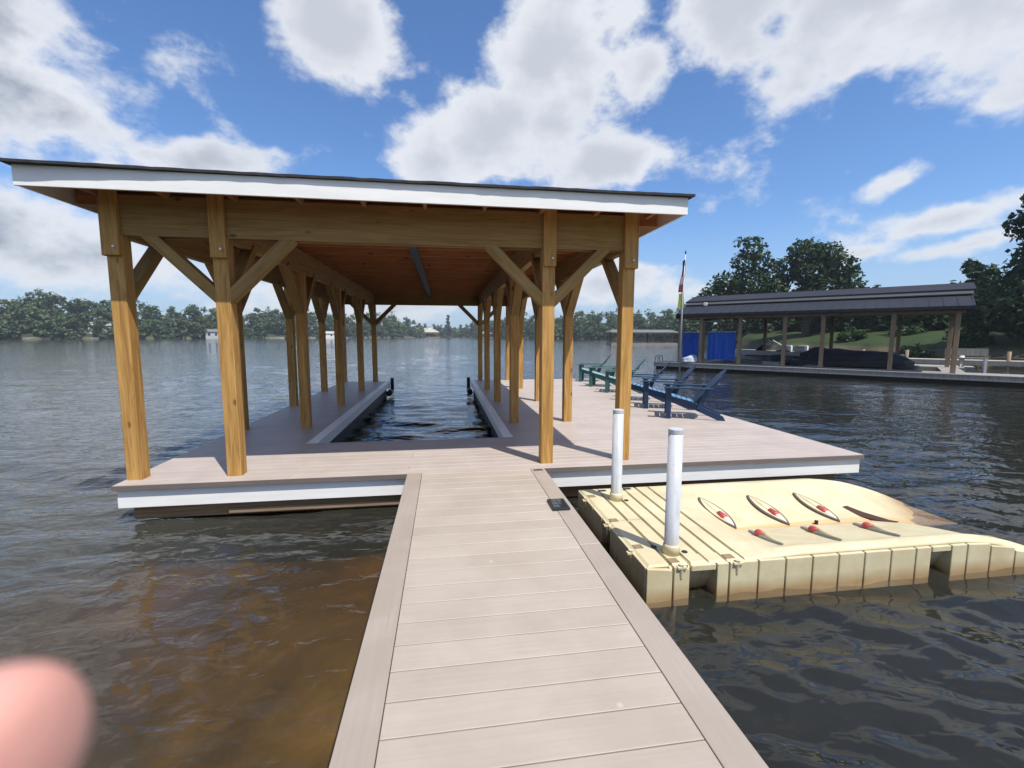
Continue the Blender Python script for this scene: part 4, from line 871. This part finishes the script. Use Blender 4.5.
seawall(-47, -31, 'pale seawall and beach strip along the far left shore', .75); seawall(-20, -9, 'light grey seawall on the far shore seen between the left posts', .8); seawall(41, 75, 'low dark retaining wall below the lawn right of the boathouse', .5, 'wet_timber')
# rider and wake out on the lake
js = empty('jet_ski', (-40.6, 42.0, WATER), R(200), label='dark jet ski trailing white spray at the far left edge of the lake', cat='jet ski')
boat_hull(MB(), 2.9, 1.1, .42).build('hull', 'boat_cover', js); MB().box((-1.0, -.2, .42), (.2, .2, .85)).build('seat', 'boat_cover', js, bevel=.08); MB().prism([(.1, .4), (1.2, .45), (.5, .95), (.2, .95)], 1, -.22, .22).build('cowl', 'boat_cover', js); MB().tube([(.35, -.35, .98), (.3, 0, 1.02), (.35, .35, .98)], .03, 8).build('handlebar', 'dark_strip', js)
for i, (x, y, s_) in enumerate(((-1.7, 0, .35), (-2.3, .2, .3), (-2.9, -.1, .22))): lump('spray', (x, y, .05), s_*1.4, s_, s_*.6, 'foam', js, seed=i)

# ---------------------------------------------------------------- photographer's hand, one fingertip in front of the lens
def skin_body(name, verts, edges, radii, mat, parent, sub=2):
    me = bpy.data.meshes.new(name); me.from_pydata([tuple(v) for v in verts], edges, []); o = link_mesh(name, me, mat, parent)
    mo = o.modifiers.new('skin', 'SKIN'); mo.use_smooth_shade = True
    for i, r in enumerate(radii): me.skin_vertices[0].data[i].radius = (r, r*.92); 
    me.skin_vertices[0].data[0].use_root = True; s = o.modifiers.new('sub', 'SUBSURF'); s.levels = s.render_levels = sub
    return o
def cw(px, py, dist):   # camera-relative metres for the hand that holds the phone
    return Vector((0,0,EYE)) + (fw + rt2*(px-512)/F_PX - up2*(py-384)/F_PX)*dist
hand = empty('person', (0,0,0), 0, label="photographer's hand with a pink blurred fingertip showing at the lower left", cat='hand')
V_ = []; E_ = []; Rr = []
def chain(pts, rad, root=None):
    for i, (p, r) in enumerate(zip(pts, rad)):
        V_.append(p); Rr.append(r); j = len(V_)-1
        if i == 0 and root is not None: E_.append((root, j))
        elif i > 0: E_.append((j-1, j))
    return len(V_)-1
tip = cw(10, 762, .045)
HB = tip+rt2*-.075-up2*.035-fw*.035     # knuckle region, outside the frame
palm = HB-rt2*.055-up2*.045-fw*.02; wrist = palm-rt2*.04-up2*.07-fw*.01; elbow = wrist-rt2*.05-up2*.20-fw*.12
chain([palm, wrist, elbow], [.030, .026, .036])
kn = []
ix = chain([HB, HB.lerp(tip, .35)+up2*.004, HB.lerp(tip, .72)+up2*.003, tip-rt2*.002, tip+rt2*.004], [.0125, .0120, .0112, .0110, .0090], 0)
for j, (dz, ln) in enumerate(((.021, .085), (.040, .075), (.057, .058))):
    k0 = HB-up2*dz*1.0-rt2*.006*j-fw*.004*j
    chain([k0, k0+rt2*ln*.45+fw*.022, k0+rt2*ln*.55+fw*.05, k0+rt2*ln*.30+fw*.064], [.0120, .0105, .0095, .0080], 0)
t0 = palm+up2*.030-fw*.012
chain([t0, t0+rt2*.030+up2*.025-fw*.012, t0+rt2*.060+up2*.034-fw*.008, t0+rt2*.080+up2*.036], [.0155, .0130, .0120, .0090], 0)
skin_body('hand', V_, E_, Rr, 'skin', hand, 3)
nv = MB(); c = tip-fw*0+up2*.0088; vs2 = []
for i in range(7):
    for j in range(7):
        u = (i/6-.5)*.012; v_ = (j/6-.5)*.010; vs2.append(tip+rt2*(u-.001)+fw*(v_+.001)+up2*(.0098-.35*u*u/.012-.9*v_*v_/.010))
nv.add(vs2, [(i*7+j, (i+1)*7+j, (i+1)*7+j+1, i*7+j+1) for i in range(6) for j in range(6)])
